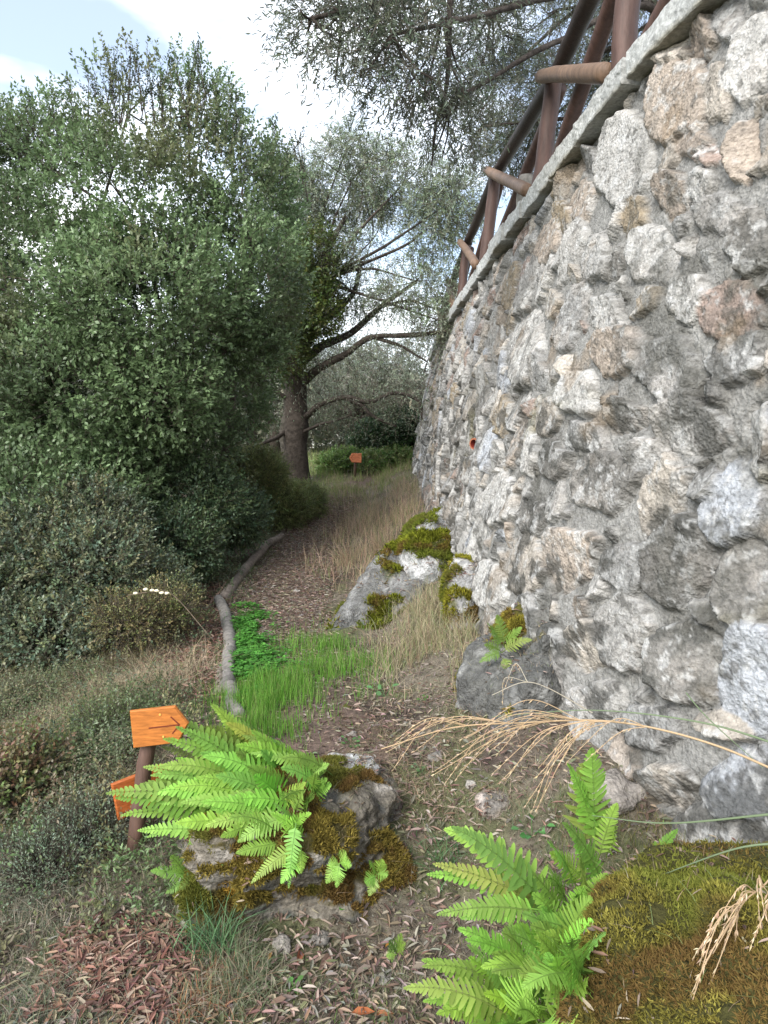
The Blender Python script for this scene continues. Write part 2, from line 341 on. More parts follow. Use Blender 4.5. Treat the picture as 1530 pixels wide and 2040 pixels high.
# colours that belong to the stone: mineral tint, lichen blotches, moss in the joints, cement
cc = cc*.78+A([.44, .42, .39])*.22*(.8+.4*rs.random((n, 1))); base = cc[IDc]*(1+.26*fbm(W3*5, 3)[..., None])
tintn = sst(.0, .5, fbm(W3*7+50, 4))[..., None]; base = base*(1-.45*tintn)+A([.50, .46, .42])*.45*tintn
lich = (sst(-.02, .22, fbm(W3*6.5+90, 5, .68)+.10*fbm(W3*1.2+7, 2))*sst(3.5, 1.6, HH+.9*fbm(W3*.9, 3)))[..., None]; base = base*(1-.82*lich)+A([.085, .085, .078])*.82*lich
crust = sst(.10, .26, fbm(W3*20+20, 4, .65))[..., None]; base = base*(1-.6*crust)+A([.58, .58, .57])*.6*crust
spk = sst(.2, .34, fbm(W3*24+60, 4, .65))[..., None]; base = base*(1-.65*spk)+A([.09, .085, .075])*.65*spk
mort = A([.32, .315, .30])*(1+.2*fbm(W3*12, 3)[..., None]); ml = (lich*.55); mort = mort*(1-ml)+A([.13, .125, .11])*ml
ms = (sst(.22, .5, fbm(W3*2.3+11, 4))*sst(2.9, .9, HH))[..., None]
jn = np.exp(-((D1+.15*fbm(prw*13+31, 4, .6)-1.06)/.06)**2)[..., None]; base = base*.84*(.86+.34*rs.random((n, 1))[IDc]); mort = mort*.84
colw = mort*(1-ins[..., None])+base*ins[..., None]
mj = ms*sst(.55, 1.05, D1)[..., None]*.8+ms*.15; colw = colw*(1-mj)+A([.13, .115, .035])*mj
brown = (sst(.3, .55, fbm(W3*3+77, 4)))[..., None]*.45; colw = colw*(1-brown)+A([.24, .17, .10])*brown
stn = (sst(.08, .38, fbm(W3*A([1.6, 1.6, .9])+150, 4, .6))*sst(-.3, .3, fbm(W3*11+9, 3)))[..., None]*.62; colw = colw*(1-stn)+A([.10, .098, .085])*stn
nS, nH = len(S), len(H); ii = (np.arange(nH-1)[:, None]*nS+np.arange(nS-1)).ravel()
wall = empty('retaining_wall'); tag(wall, 'curved rough stone retaining wall with grey mortar rising along the right of the path', 'wall')
mesh('stonework', WP.reshape(-1, 3), [np.stack([ii, ii+nS, ii+nS+1, ii+1], -1)], M['stone'], wall, colw.reshape(-1, 3), True)
print('wall verts', nS*nH, 'stones', n)
# coping slabs
s = .4; mi = 0; cr_ = np.random.default_rng(4)
while s < arc[-1]-.4 and mi < 60:
    ln = cr_.uniform(.55, .95); g = .020; nu = 26; a_ = np.linspace(s+g, s+ln-g, nu); y = np.interp(a_, arc, yy); x = np.interp(a_, arc, TX)
    tx_ = np.gradient(x); ty_ = np.gradient(y); nl = norm(np.stack([-ty_, tx_], -1)); nl *= -np.sign(nl[:, :1]*1) * np.where(nl[:, :1] < 0, -1, 1) * -1 if False else 1
    out = np.where(nl[:, :1] > 0, -nl, nl)                 # points away from the terrace
    oj = cr_.uniform(.10, .135); hj = cr_.uniform(.13, .15); zj = cr_.uniform(-.006, .006)
    prof = [(oj-.004, 0), (oj, .008), (oj+.002, hj*.55), (oj, hj-.006), (oj-.007, hj), (-.12, hj), (-.3, hj), (-.42, hj-.01), (-.42, 0), (-.1, 0)]
    prof = sum([[(p0[0]+(p1[0]-p0[0])*f, p0[1]+(p1[1]-p0[1])*f) for f in (0, .33, .66)] for p0, p1 in zip(prof, prof[1:]+prof[:1])], [])
    V = np.stack([np.concatenate([np.stack([x, y], -1)+out*o_, np.full((nu, 1), ZT+z_+zj)], 1) for o_, z_ in prof], 1)
    V[0] -= (V[1]-V[0])*0; c0 = V.mean((0, 1)); V = V+.016*np.stack([fbm(V*14+i_*9, 4, .65) for i_ in range(3)], -1)+.009*np.stack([fbm(V*3.3+i_*9, 2) for i_ in range(3)], -1)
    m = len(prof); i0 = np.arange(nu-1)[:, None]*m; j = np.arange(m); k2 = (j+1) % m
    F = np.stack([i0+j, i0+k2, i0+m+k2, i0+m+j], -1).reshape(-1, 4)
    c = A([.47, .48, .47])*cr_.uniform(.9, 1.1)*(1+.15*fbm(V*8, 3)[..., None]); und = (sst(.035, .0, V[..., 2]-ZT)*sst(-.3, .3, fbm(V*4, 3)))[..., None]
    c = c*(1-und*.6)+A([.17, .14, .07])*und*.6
    e1 = np.concatenate([V.reshape(-1, 3), V[0].mean(0)[None], V[-1].mean(0)[None]]); b = nu*m
    T = np.concatenate([np.stack([j, np.full(m, b), k2], -1), np.stack([(nu-1)*m+k2, np.full(m, b+1), (nu-1)*m+j], -1)])
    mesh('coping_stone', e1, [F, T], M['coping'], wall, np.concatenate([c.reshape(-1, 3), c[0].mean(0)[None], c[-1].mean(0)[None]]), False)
    s += ln; mi += 1
rebase(wall, (1.0, 6, 0))
# terrace behind the wall top
sT = np.linspace(0, arc[-1], 160); tx = np.interp(sT, arc, TX)+.3; ty = np.interp(sT, arc, yy)
off = np.concatenate([[0], np.geomspace(.1, 40, 30)]); TXg = tx[:, None]+off; TYg = ty[:, None]+0*off
TZg = ZT+.03+.05*fbm(np.stack([TXg, TYg, 0*TXg], -1), 3)+.05*sst(0, 4, off)
ii = (np.arange(159)[:, None]*31+np.arange(30)).ravel()
tag(mesh('terrace_ground', np.stack([TXg, TYg, TZg], -1).reshape(-1, 3), [np.stack([ii, ii+31, ii+32, ii+1], -1)], M['soil'], col=np.full((160*31, 3), (.14, .13, .08)), smooth=True), kind='structure')

# ------------------------------------------------------------------ timber fence on the wall
fence = empty('timber_fence'); tag(fence, 'red-brown round timber fence with crossed braces on top of the stone wall', 'fence')
def pole(name, a, b, r, c, parent, ext=(0, 0), r2_=None, seed=0, mat='timber'):
    a, b = A(a, dtype=float), A(b, dtype=float); d = norm(b-a); a = a-d*ext[0]; b = b+d*ext[1]; mb = MB(); n_ = 22
    t = np.linspace(0, 1, n_); pts = a+(b-a)*t[:, None]+.006*np.stack([fbm(np.stack([t*3+seed, t*0+i_, t*0], -1), 2) for i_ in range(3)], -1)*2
    rr = np.full(n_, r)*np.linspace(1, (r2_ or r)/r, n_); rr[0] *= .9; rr[-1] *= .9
    tube(mb, pts, rr, 16, c, wob=.05, seed=seed); Vc = mb.V[-1]; mb.C[-1] = A(c)*(1+.35*fbm(Vc*A([30, 30, 5])+seed, 3)[:, None]+.25*fbm(Vc*3+seed, 2)[:, None]); return mb.build(name, M[mat], parent, True)
red = (.085, .048, .038); dk = (.042, .030, .026); tan = (.17, .11, .075)
pb = {0: A([1.52, 2.25, 3.53]), 1: P(1242, 165, 4.1), 2: P(1072, 395, 6.0), 3: P(962, 532, 8.5), 4: P(915, 620, 11.3)}
pt_ = {1: P(1268, -225, 4.15), 2: P(1103, 150, 6.0), 3: P(988, 340, 8.5), 4: P(930, 482, 11.3)}
for k in (0, 1, 2, 3, 4): pb[k][2] = ZT+.09
pt_[0] = pb[0]+A([.12, .02, 1.1])
for k, yv in ((5, 14.2), (6, 17.2)):
    pb[k] = A([float(xtop(yv))+.08, yv, ZT+.09]); pt_[k] = pb[k]+A([.1, 0, 1.1])
for k in range(7):
    pole('post', pb[k], pt_[k], .068, red, fence, (.03, .0), seed=k)
for k in range(6):
    pole('rail', pt_[k]+A([.02, 0, .0]), pt_[k+1]+A([.02, 0, .0]), .070, dk, fence, (.05, .05), .064, seed=20+k)
    pole('brace', pt_[k]+A([.06, 0, -.1]), pb[k+1]+A([.06, -.1, .08]), .055, red, fence, (.0, .03), seed=30+k)
    pole('brace', pt_[k+1]+A([-.10, -.03, -.02]), pb[k]+A([-.07, .12, .10]), .052, tan, fence, (.08, .05), .056, seed=40+k)
rebase(fence, pb[1])
# weathered grey post standing behind the rail
gp = MB(); g0 = P(1046, 430, 6.9); tube(gp, curve([g0-A([0, 0, .3]), g0+A([0, 0, .1]), P(1052, 352, 6.9)], 12), .085, 14, (.30, .28, .25), wob=.1)
o = gp.build('stump_post', M['log'], None, True); tag(o, 'short weathered grey post stub behind the fence braces', 'post')

# clay drain pipe through the wall
pp = empty('drain_pipe'); tag(pp, 'small red-brown clay drain pipe sticking out of the stone wall', 'drain pipe')
c0 = P(957, 884, 6.35); dpp = norm(A([-1, -.85, .02]))
mb = MB(); r0, r1 = .05, .038; pts = A([c0+dpp*t for t in (-.15, 0, .09)]); tube(mb, pts, r0, 20, (.36, .13, .07), cap=False)
tube(mb, A([c0+dpp*t for t in (.09, .0, -.12)]), r1, 20, (.22, .03, .02), cap=False)
th = np.linspace(0, 2*np.pi, 20, endpoint=False); aa = norm(np.cross(dpp, [0, 0, 1.])); bb_ = np.cross(dpp, aa); e = c0+dpp*.09
rg = lambda r: e+r*(np.cos(th)[:, None]*aa+np.sin(th)[:, None]*bb_); j = np.arange(20); k_ = (j+1) % 20
mb.add(np.concatenate([rg(r0), rg(r1)]), np.stack([j, k_, 20+k_, 20+j], -1), (.36, .13, .07)); mb.build('pipe', M['clay'], pp, True)
mb = MB(); mb.add(np.concatenate([c0+dpp*-.1+r1*(np.cos(th)[:, None]*aa+np.sin(th)[:, None]*bb_), [c0+dpp*-.1]]), np.stack([j, k_, np.full(20, 20)], -1), (.12, .02, .015)); mb.build('inner_end', M['clay'], pp)
rebase(pp, c0)

# ------------------------------------------------------------------ boulders
BV = []
def ico(level):
    import bmesh
    bm = bmesh.new(); bmesh.ops.create_icosphere(bm, subdivisions=level, radius=1); V = A([v.co[:] for v in bm.verts]); F = A([[v.index for v in f.verts] for f in bm.faces]); bm.free(); return V, F
ICO = {k: ico(k) for k in (4, 5, 6, 7)}
def boulder(name, c, r, rot=0, tiltv=(0, 0), level=6, seed=0, rockc=(.33, .33, .32), light=(.55, .54, .52), moss=.5, pitchc=(.12, .12, .11), mossc=(.14, .13, .03), amp=.36, box=.2, mossz=.35):
    V, F = ICO[level]; V = V.copy(); nV = V.copy()
    V = np.sign(V)*np.abs(V)**(1-box); V *= (1+amp*fbm(nV*1.3+seed*5, 4)[:, None])
    V = V*A(r); ca, sa = math.cos(rot), math.sin(rot)
    tx_, ty_ = tiltv
    Rx = A([[1, 0, 0], [0, math.cos(tx_), -math.sin(tx_)], [0, math.sin(tx_), math.cos(tx_)]]); Ry = A([[math.cos(ty_), 0, math.sin(ty_)], [0, 1, 0], [-math.sin(ty_), 0, math.cos(ty_)]])
    Rz = A([[ca, -sa, 0], [sa, ca, 0], [0, 0, 1]]); V = V@(Rz@Rx@Ry).T+A(c)
    nn = norm(V-A(c)); rg_ = 1-2*np.abs(fbm(V*6+seed, 4, .6)); V = V+nn*(.05*fbm(V*7+seed, 5, .6)+.016*rg_+.06*np.abs(fbm(V*3+seed*2, 3)))[:, None]*min(1, max(r)*2.2)
    # face normals -> vertex normals for moss
    fn = np.cross(V[F[:, 1]]-V[F[:, 0]], V[F[:, 2]]-V[F[:, 0]]); vn = np.zeros_like(V)
    for i_ in range(3): np.add.at(vn, F[:, i_], fn)
    vn = norm(vn)
    col = A(rockc)*(1+.2*fbm(V*6, 3)[:, None]); l_ = sst(.05, .3, fbm(V*7+seed*3, 4, .6))[:, None]; col = col*(1-.8*l_)+A(light)*.8*l_
    d_ = sst(.1, .35, fbm(V*9+50+seed, 4, .6))[:, None]; col = col*(1-.7*d_)+A(pitchc)*.7*d_
    mm = sst(.0, .16, fbm(V*3.2+seed*7+8, 3)+moss-.5+(vn[:, 2]-mossz)*.35)
    col = col*(1-mm[:, None])+A(mossc)*.6*(1+.3*fbm(V*20, 2)[:, None])*mm[:, None]; V = V+vn*(mm*(.010+.022*fbm(V*9+3, 3)))[:, None]
    root = empty(name); mesh('rock', V, [F], M['rock'], root, col, True)
    # moss cushion: short tufts
    ar = np.linalg.norm(fn, axis=1)*.5; fm = mm[F].mean(1); pr_ = ar*fm*(vn[F].mean(1)[:, 2] > -.1)*((V[F].mean(1)[:, 1] < c[1]+.25)+.25)
    BV.append((V, vn, max(r))); dist = np.linalg.norm((A(c)-CC)); n_ = int(min(210000, pr_.sum()*420000/max(1, dist/2)**2.0))
    if n_ > 1500:
        f = rng.choice(len(F), n_, p=pr_/pr_.sum()); b = rng.dirichlet((1, 1, 1), n_); p = (V[F[f]]*b[..., None]).sum(1); q_ = norm(vn[F[f, 0]]+rng.normal(0, .75, (n_, 3)))
        mb = MB(); cl = A(mossc)*(1+.6*fbm(p*9, 3)[:, None])*(1+rng.normal(0, .38, (n_, 1)))*A([1.75, 1.65, 1.2]); br = sst(-.05, .22, fbm(p*6+70, 4))[:, None]; cl = cl*(1-br*.75)+A([.15, .085, .035])*br*.75; gr_ = sst(.02, .25, fbm(p*4+170, 3))[:, None]; cl = cl*(1-gr_*.6)+A([.13, .17, .03])*gr_*.6; kz = fbm(p*11+5, 3) > (-.5 if max(r) > .6 and dist < 2.5 else -.18); f, b, p, q_, cl = f[kz], b[kz], p[kz], q_[kz], cl[kz]; n_ = len(p)
        sc_ = max(1, dist/2.2); leaves(mb, p-q_*.002, q_, norm(rng.normal(0, 1, (n_, 3))), rng.uniform(.007, .019, n_)*sc_*(1.25 if dist < 2.2 else 1), .0034*sc_, cl, hexa=False, curl=.2); mb.build('moss', M['moss'], root)
    return rebase(root, c)
tag(boulder('boulder', (-.36, 2.80, -.085), (.46, .44, .25), rot=.15, seed=2, level=7, moss=.36, rockc=(.18, .16, .13), light=(.38, .35, .31), mossc=(.115, .095, .03), amp=.55, box=.12, mossz=.5), 'mossy brown boulder carrying the large bright fern clump', 'rock')
tag(boulder('boulder', (-.19, 2.98, .06), (.15, .19, .10), rot=-.5, seed=5, level=6, moss=.32, rockc=(.42, .42, .42), light=(.6, .6, .59)), 'pale lichen-spotted rock behind the large fern clump', 'rock')
tag(boulder('boulder', (1.10, 1.45, .02), (.66, .68, .43), rot=.3, seed=9, level=7, moss=.95, rockc=(.3, .28, .25), mossc=(.105, .10, .03), amp=.55, box=.05), 'large golden-brown moss mound in the bottom right corner', 'mossy rock')
tag(boulder('boulder', P(780, 1215, 6.1)+A([.10, .35, -.18]), (.42, 1.15, .42), rot=-.42, tiltv=(.33, .25), seed=13, level=6, moss=.26, rockc=(.15, .15, .145), light=(.30, .30, .295), mossc=(.085, .10, .015), amp=.48, mossz=.4), 'long slanting grey rock outcrop with green moss at the wall foot', 'rock')
tag(boulder('boulder', (.50, 6.9, .42), (.30, .65, .30), rot=-.2, tiltv=(.2, .5), seed=17, level=6, moss=.34, rockc=(.32, .33, .33), light=(.58, .58, .58), mossc=(.085, .10, .015)), 'mossy rock ledge high against the wall above the slanting outcrop', 'rock')
tag(boulder('boulder', (.97, 3.64, .29), (.42, .36, .42), rot=.3, seed=21, level=7, moss=.27, rockc=(.11, .11, .105), light=(.30, .30, .29), amp=.62, box=.25), 'dark smooth bedrock lump at the foot of the wall beside the small ferns', 'rock')
tag(boulder('boulder', (.92, 3.05, .10), (.30, .2, .14), rot=.3, seed=22, level=5, moss=.15, rockc=(.22, .22, .22), light=(.45, .45, .45), amp=.2), 'low grey rock under the arching dry grass stalk', 'rock')
tag(boulder('boulder', (.48, 2.80, .07), (.10, .08, .05), rot=.3, seed=25, level=5, moss=.2, rockc=(.32, .27, .23), light=(.5, .44, .4), amp=.25), 'pinkish brown stone half buried left of the upright fern', 'rock')
0 and tag(boulder('boulder', (.12, 2.38, -.13), (.20, .11, .09), rot=.1, seed=27, level=5, moss=.25, rockc=(.26, .25, .24), light=(.45, .44, .43)), 'low grey stone in front of the two small rosette ferns', 'rock')
tag(boulder('boulder', (-.58, 2.50, -.02), (.13, .12, .17), rot=.4, seed=29, level=6, moss=.40, rockc=(.3, .29, .27), light=(.55, .55, .55), mossc=(.2, .13, .03), amp=.5, box=.1), 'white lichen-covered stone under the hanging lower fern fronds', 'rock')
tag(boulder('boulder', (.60, 5.1, .33), (.16, .3, .28), rot=.0, seed=31, level=5, moss=.62, rockc=(.3, .3, .3), mossc=(.12, .12, .02)), 'upright mossy green stone against the wall foot in dry grass', 'rock')
smalls = [(612,1345,.04),(700,1470,.03),(690,1412,.02),(520,1225,.03),(590,1180,.03),(940,1565,.022),(1000,1590,.028),(870,1510,.03),(690,1690,.035),(1180,1570,.07),(1230,1590,.08),(560,1890,.03),(760,1960,.025),(640,1880,.035)]
for i, (u, v, r) in enumerate(smalls):
    p = hit(A([u]), A([v]))[0]
    lab = 'small pale stone lying in the litter '+['by the bright grass', 'at the top of the dry slope', 'between grass and slope', 'beside the log on the path', 'in the middle of the brown path', 'left of the pinkish stone', 'right of the pinkish stone', 'below the tips of the dry stalk', 'just above the left rosette fern', 'at the wall foot left of a larger one', 'at the wall foot right of the upright fern', 'at the bottom below the boulder', 'at the very bottom centre', 'in front of the boulder'][i]
    tag(boulder('stone', p+A([0, 0, r*.2]), (r*1.2, r, r*.7), rot=i, seed=40+i, level=4, moss=.05, rockc=(.30, .27, .24), light=(.45, .42, .38), amp=.6, box=.05), lab, 'stone', 'small loose stones')

# ------------------------------------------------------------------ logs edging the path
def gl(u, v, dz=0):
    p = hit(A([u]), A([v]))[0]; p[2] += dz; return p
def logthing(pts, r, c, label, seed, name='fallen_log', sides=14):
    mb = MB(); cpts = curve(pts, 40); rr = np.interp(np.linspace(0, 1, 40), np.linspace(0, 1, len(r)), r)
    t = np.linspace(0, 1, 40); rr = rr*(1+.1*fbm(np.stack([t*9+seed, 0*t, 0*t], -1), 3)); cpts = cpts+.02*np.stack([fbm(np.stack([t*5+seed, 0*t+i_*3, 0*t], -1), 2) for i_ in range(3)], -1)
    m0 = mb.n; tube(mb, cpts, rr, sides, c, wob=.15, seed=seed)
    V = mb.V[-1]; cl = A(c)*(.85+.3*fbm(V*5+seed, 4, .6)[:, None]); mb.C[-1] = cl
    o = mb.build(name, M['log'], None, True); tag(o, label, 'log'); return o
logthing([gl(563, 1070, .03), gl(520, 1105, .04), gl(478, 1150, .03), gl(448, 1197, .02)], [.042, .05, .052, .055], (.25, .21, .18), 'long grey-brown bare log at the far left edge of the path', 1)
logthing([gl(438, 1206, .05), gl(450, 1250, .04), gl(458, 1300, .03), gl(452, 1345, .02)], [.045, .05, .05, .045], (.25, .235, .215), 'pale smooth grey log in the middle of the path edging', 2)
logthing([gl(450, 1290, .0), gl(440, 1340, .0), gl(432, 1400, .0)], [.03, .035, .035], (.26, .22, .18), 'thin brown branch lying on the outer side of the pale log', 3)
logthing([gl(452, 1350, .03), gl(458, 1385, .03), gl(475, 1430, .02)], [.045, .045, .04], (.21, .195, .18), 'short thick grey log end nearest the ferns', 4)
logthing([gl(450, 1165, .02), gl(430, 1200, .05), gl(395, 1235, .03), gl(300, 1300, .02)], [.012, .011, .009, .006], (.3, .2, .15), 'thin reddish fallen twig left of the logs', 6, 'fallen_twig', 6)
logthing([gl(-20, 1580, .12), gl(60, 1590, .06), gl(130, 1610, .04), gl(230, 1585, .08)], [.004, .005, .005, .003], (.34, .3, .27), 'thin pale trailing stem in the ground cover at the left edge', 7, 'fallen_twig', 6)

# ------------------------------------------------------------------ trees
def twigs(mbL, mbW, p, d, tl, nl, ln, wd, cols, hexa=False, droop=.0, spread=.9, tw=.003, jit=.18, colk=None):
    """p,d (k,3): twigs with nl leaves each"""
    k = len(p); d = norm(d); tl = np.broadcast_to(tl, (k,))
    if mbW is not None:
        e = p+d*tl[:, None]; s = norm(np.cross(d, rng.normal(0, 1, (k, 3))))*tw
        s2 = norm(np.cross(d, s))*tw; e = e-A([0, 0, 1.])*(droop*tl)[:, None]
        V = np.stack([p+s, p-s*.5+s2, p-s*.5-s2, e], 1); b = (np.arange(k)*4)[:, None]
        mbW.add(V.reshape(-1, 3), np.concatenate([b+[0, 1, 3], b+[1, 2, 3], b+[2, 0, 3]]), (.12, .10, .08))
    t = np.tile(np.linspace(.12, 1, nl), (k, 1))+rng.uniform(-.04, .04, (k, nl)); pp_ = p[:, None]+d[:, None]*(tl[:, None]*t)[..., None]-A([0, 0, 1.])*(droop*tl[:, None]*t*t)[..., None]
    r = rng.normal(0, 1, (k, nl, 3)); side = norm(r-(r*d[:, None]).sum(-1, keepdims=True)*d[:, None]); ld = side*spread+d[:, None]*(.45+.6*t[..., None])-A([0, 0, 1.])*droop*.5
    nrm = norm(rng.normal(0, .6, (k, nl, 3))+A([0, 0, .8])+d[:, None]*.5)
    base = pick(cols, k, jit) if colk is None else colk
    c = np.repeat(base[:, None], nl, 1)*(1+rng.normal(0, .14, (k, nl, 1)))
    m = k*nl; leaves(mbL, pp_.reshape(m, 3), ld.reshape(m, 3), nrm.reshape(m, 3), ln*rng.uniform(.7, 1.15, m), wd*rng.uniform(.75, 1.15, m), c.reshape(m, 3), hexa, curl=.1)
def lobe_pts(lobes, k, shell=.55):
    """lobes: (centre3, radii3); density by surface"""
    wts = A([r[0]*r[2] for c, r in lobes]); idx = rng.choice(len(lobes), k, p=wts/wts.sum()); C_ = A([c for c, r in lobes])[idx]; R_ = A([r for c, r in lobes])[idx]
    d = norm(rng.normal(0, 1, (k, 3))); rr = rng.uniform(shell**3, 1, k)**(1/3); return C_+d*R_*rr[:, None], norm(d/R_)
def q2s(x, y, s_): return np.stack([x*s_, y*s_, 0*x], -1)
def PL(u, v, y, ru, rv, dep=None):
    r1_, r2_ = ru/FPX*y, rv/FPX*y; return (P(u, v, y), A([r1_, dep or (r1_+r2_)/2, r2_]))
def limb(mb, pts, r0, r1, c=(.13, .115, .10), sides=9, n=26, seed=0, wig=.05):
    cp = curve(pts, n); t = np.linspace(0, 1, n); L_ = np.linalg.norm(cp[-1]-cp[0]); cp = cp+wig*L_*.35*np.stack([fbm(np.stack([t*4+seed, 0*t+i_*5, 0*t], -1), 3) for i_ in range(3)], -1)*np.sin(np.pi*t)[:, None]
    tube(mb, cp, r0+(r1-r0)*t**.8, sides, c, wob=.25, seed=seed); return cp
def scaf(mb, lobes, start, r, seed, c=(.10, .085, .07), per=3):
    r_ = np.random.default_rng(seed)
    for i_, (ce, ra) in enumerate(lobes):
        mid = (start+ce)/2+r_.normal(0, .12, 3)*np.linalg.norm(ce-start); cp = limb(mb, [start, mid, ce], r*.5, r*.13, c, 7, 14, seed+i_)
        for q_ in range(per):
            d = norm(r_.normal(0, 1, 3)+A([0, -.2, .3])); limb(mb, [ce, ce+d*ra*.5, ce+d*ra*.95], r*.13, .004, c, 5, 8, seed+i_*7+q_)

# --- broad evergreen oak on the left
oak = empty('evergreen_oak'); tag(oak, 'large dense dark green evergreen oak filling the left side of the path', 'tree')
LB = [PL(255,225,8.3,115,110), PL(375,230,8.6,95,110), PL(110,340,8.2,140,120), PL(-30,380,8.6,130,150), PL(440,370,8.3,130,140), PL(260,420,7.8,170,140), PL(70,560,7.5,170,170), PL(300,610,7.2,190,160),
      PL(480,560,7.9,120,150), PL(130,800,7.0,170,150), PL(320,770,6.9,110,110), PL(-60,800,7.3,170,220), PL(530,430,9.0,60,100), PL(450,700,7.7,110,80), PL(40,1010,6.3,150,120), PL(190,990,6.7,110,90), PL(-150,500,8.5,160,200), PL(535,600,9.2,45,90), PL(480,800,9.3,55,60), PL(400,870,7.6,90,80), PL(240,900,7.2,110,90)]
mbW = MB(); b0 = A([-2.9, 8.6, float(G(-2.9, 8.6))-.1]); fork = b0+A([.1, -.1, 1.1])
limb(mbW, [b0, b0+A([.05, 0, .5]), fork], .2, .16); limb(mbW, [b0+A([.5, .2, 0]), b0+A([.9, .1, 1.2]), P(470, 600, 8.3)], .09, .03); limb(mbW, [b0+A([-.6, .1, 0]), b0+A([-1., 0, 1.4]), P(100, 600, 8)], .09, .03)
scaf(mbW, LB, fork, .085, 100)
mbL = MB(); mbT = MB()
OC = [(.070, .10, .055), (.085, .11, .06), (.06, .09, .055)]
p, d = lobe_pts(LB, 37000, .45); keep = rng.random(len(p)) < np.interp(p[:, 2], [2.5, 4.2, 6.2], [1, .85, .55])*sst(-.40, .05, fbm(p*1.7+33, 3)-np.interp(p[:, 2], [1.5, 3.5, 5.5], [-.2, .06, .24])); p, d = p[keep], d[keep]; n_ = len(p); cl = A([.155, .225, .105])*(1+.75*fbm(p*1.9, 3)[:, None]); wa = sst(.1, .5, fbm(p*.8+60, 3))[:, None]; cl = cl*(1-wa)+A([.18, .195, .095])*wa; cl = cl*(1+rng.normal(0, .15, (n_, 1)))
twigs(mbL, mbT, p, d+A([0, 0, .45])+rng.normal(0, .45, p.shape), rng.uniform(.12, .26, n_), 10, .050, .029, OC, colk=cl)
# upright shoots along the top outline
for (u, v, y) in [(272,85,8.3),(215,100,8.3),(180,135,8.3),(390,88,8.6),(345,105,8.5),(240,130,8.3),(430,150,8.6),(465,175,8.5),(62,195,8.2),(20,225,8.3),(145,170,8.3),(110,180,8.2),(320,150,8.4),(300,115,8.4),(475,205,8.5),(415,170,8.5),(490,270,8.4),(548,235,9),(595,240,9),(575,265,9.1),(38,240,8.2),(90,220,8.2),(200,160,8.3),(260,110,8.3),(370,140,8.6),(400,130,8.6)]:
    for q_ in range(3):
        tip = P(u+rng.normal(0, 5), v+rng.uniform(-5, 40), y); L_ = rng.uniform(.45, .75); st = tip-A([rng.normal(0, .1), 0, L_]); pts = st+(tip-st)*np.linspace(0, 1, 5)[:, None]
        tube(mbT, pts, [.008, .006, .005, .004, .002], 4, (.12, .10, .08), cap=False)
        ps = st+(tip-st)*rng.uniform(0, 1, (12, 1)); ds = norm(tip-st)+rng.normal(0, .35, (12, 3)); twigs(mbL, mbT, ps, ds, .13, 8, .036, .018, OC)
mbW.build('trunk', M['bark'], oak, True); mbT.build('twigs', M['bark'], oak); mbL.build('crown', M['leaf'], oak); rebase(oak, b0)

# --- dark shrubs beneath it
def shrub(name, LB, k, ln, wd, cols, label, cat, seed, nl=9, base=None, tlen=(.1, .2), shell=.5, grp=None, mat='leaf', hexa=False, droop=0, dark=1):
    root = empty(name); tag(root, label, cat, grp); mbL, mbT, mbW = MB(), MB(), MB(); r_ = np.random.default_rng(seed)
    for i_, (ce, ra) in enumerate(LB):
        g = A([ce[0], ce[1], float(G(ce[0], ce[1]))-.05])
        for q_ in range(0 if name == 'ivy' else 4): limb(mbW, [g+r_.normal(0, .06, 3)*A([1, 1, 0]), (g+ce)/2+r_.normal(0, .1, 3), ce+r_.normal(0, .4, 3)*ra], .014, .004, (.12, .10, .08), 5, 10, seed+i_*5+q_)
    p, d = lobe_pts(LB, k, shell); ok = p[:, 2] > G(p[:, 0], p[:, 1])-.02; p, d = p[ok], d[ok]; n_ = len(p)
    c = pick(cols, n_, .18)*(1+.4*fbm(p*2.2+seed, 3)[:, None])*dark
    twigs(mbL, mbT, p, d+A([0, 0, .4])+rng.normal(0, .5, p.shape), rng.uniform(*tlen, n_), nl, ln, wd, cols, hexa, droop=droop, colk=c)
    if mbW.n: mbW.build('stems', M['bark'], root, True)
    mbT.build('twigs', M['bark'], root); mbL.build('foliage', M[mat], root)
    c0 = A([LB[0][0][0], LB[0][0][1], float(G(LB[0][0][0], LB[0][0][1]))]); return rebase(root, c0)
DG = [(.13, .20, .11), (.11, .17, .09), (.15, .20, .09)]
shrub('lentisk_shrub', [PL(370,1000,7.6,110,70), PL(455,1030,8.2,70,60), PL(310,1080,7.0,120,70), PL(375,1100,7.3,60,50)], 9500, .040, .019, DG, 'low dark glossy shrub beside the upper log at the path edge', 'shrub', 200)
shrub('bramble_shrub', [PL(60,1130,5.9,150,130), PL(190,1150,5.8,120,110), PL(290,1190,6.1,90,80), PL(100,1270,5.3,130,70), PL(-40,1230,5.4,120,120), PL(170,1050,6.2,110,90)], 13000, .034, .018, [(.18, .22, .13), (.22, .23, .12), (.16, .22, .15)], 'tangled grey-green undergrowth shrub at the left edge below the oak', 'shrub', 210)
shrub('broom_shrub', [PL(555,1010,9.8,60,40), PL(600,1000,10.4,45,28), PL(510,950,9.8,55,50)], 6000, .045, .010, [(.19, .23, .08), (.25, .26, .10), (.16, .20, .07)], 'yellow-green wispy shrub at the left of the path below the olive trunk', 'shrub', 220, nl=10)
shrub('low_shrub', [PL(260,1240,5.2,70,45), PL(330,1215,5.4,55,35)], 1200, .02, .01, [(.19, .21, .08), (.24, .20, .09)], 'small olive-brown bush in front of the undergrowth', 'shrub', 230)
shrub('low_shrub', [PL(60,1410,4.5,90,26), PL(150,1395,4.7,60,20)], 1500, .018, .009, [(.19, .23, .13), (.24, .26, .15)], 'low grey-green spreading shrub at the left edge below the undergrowth', 'shrub', 231)
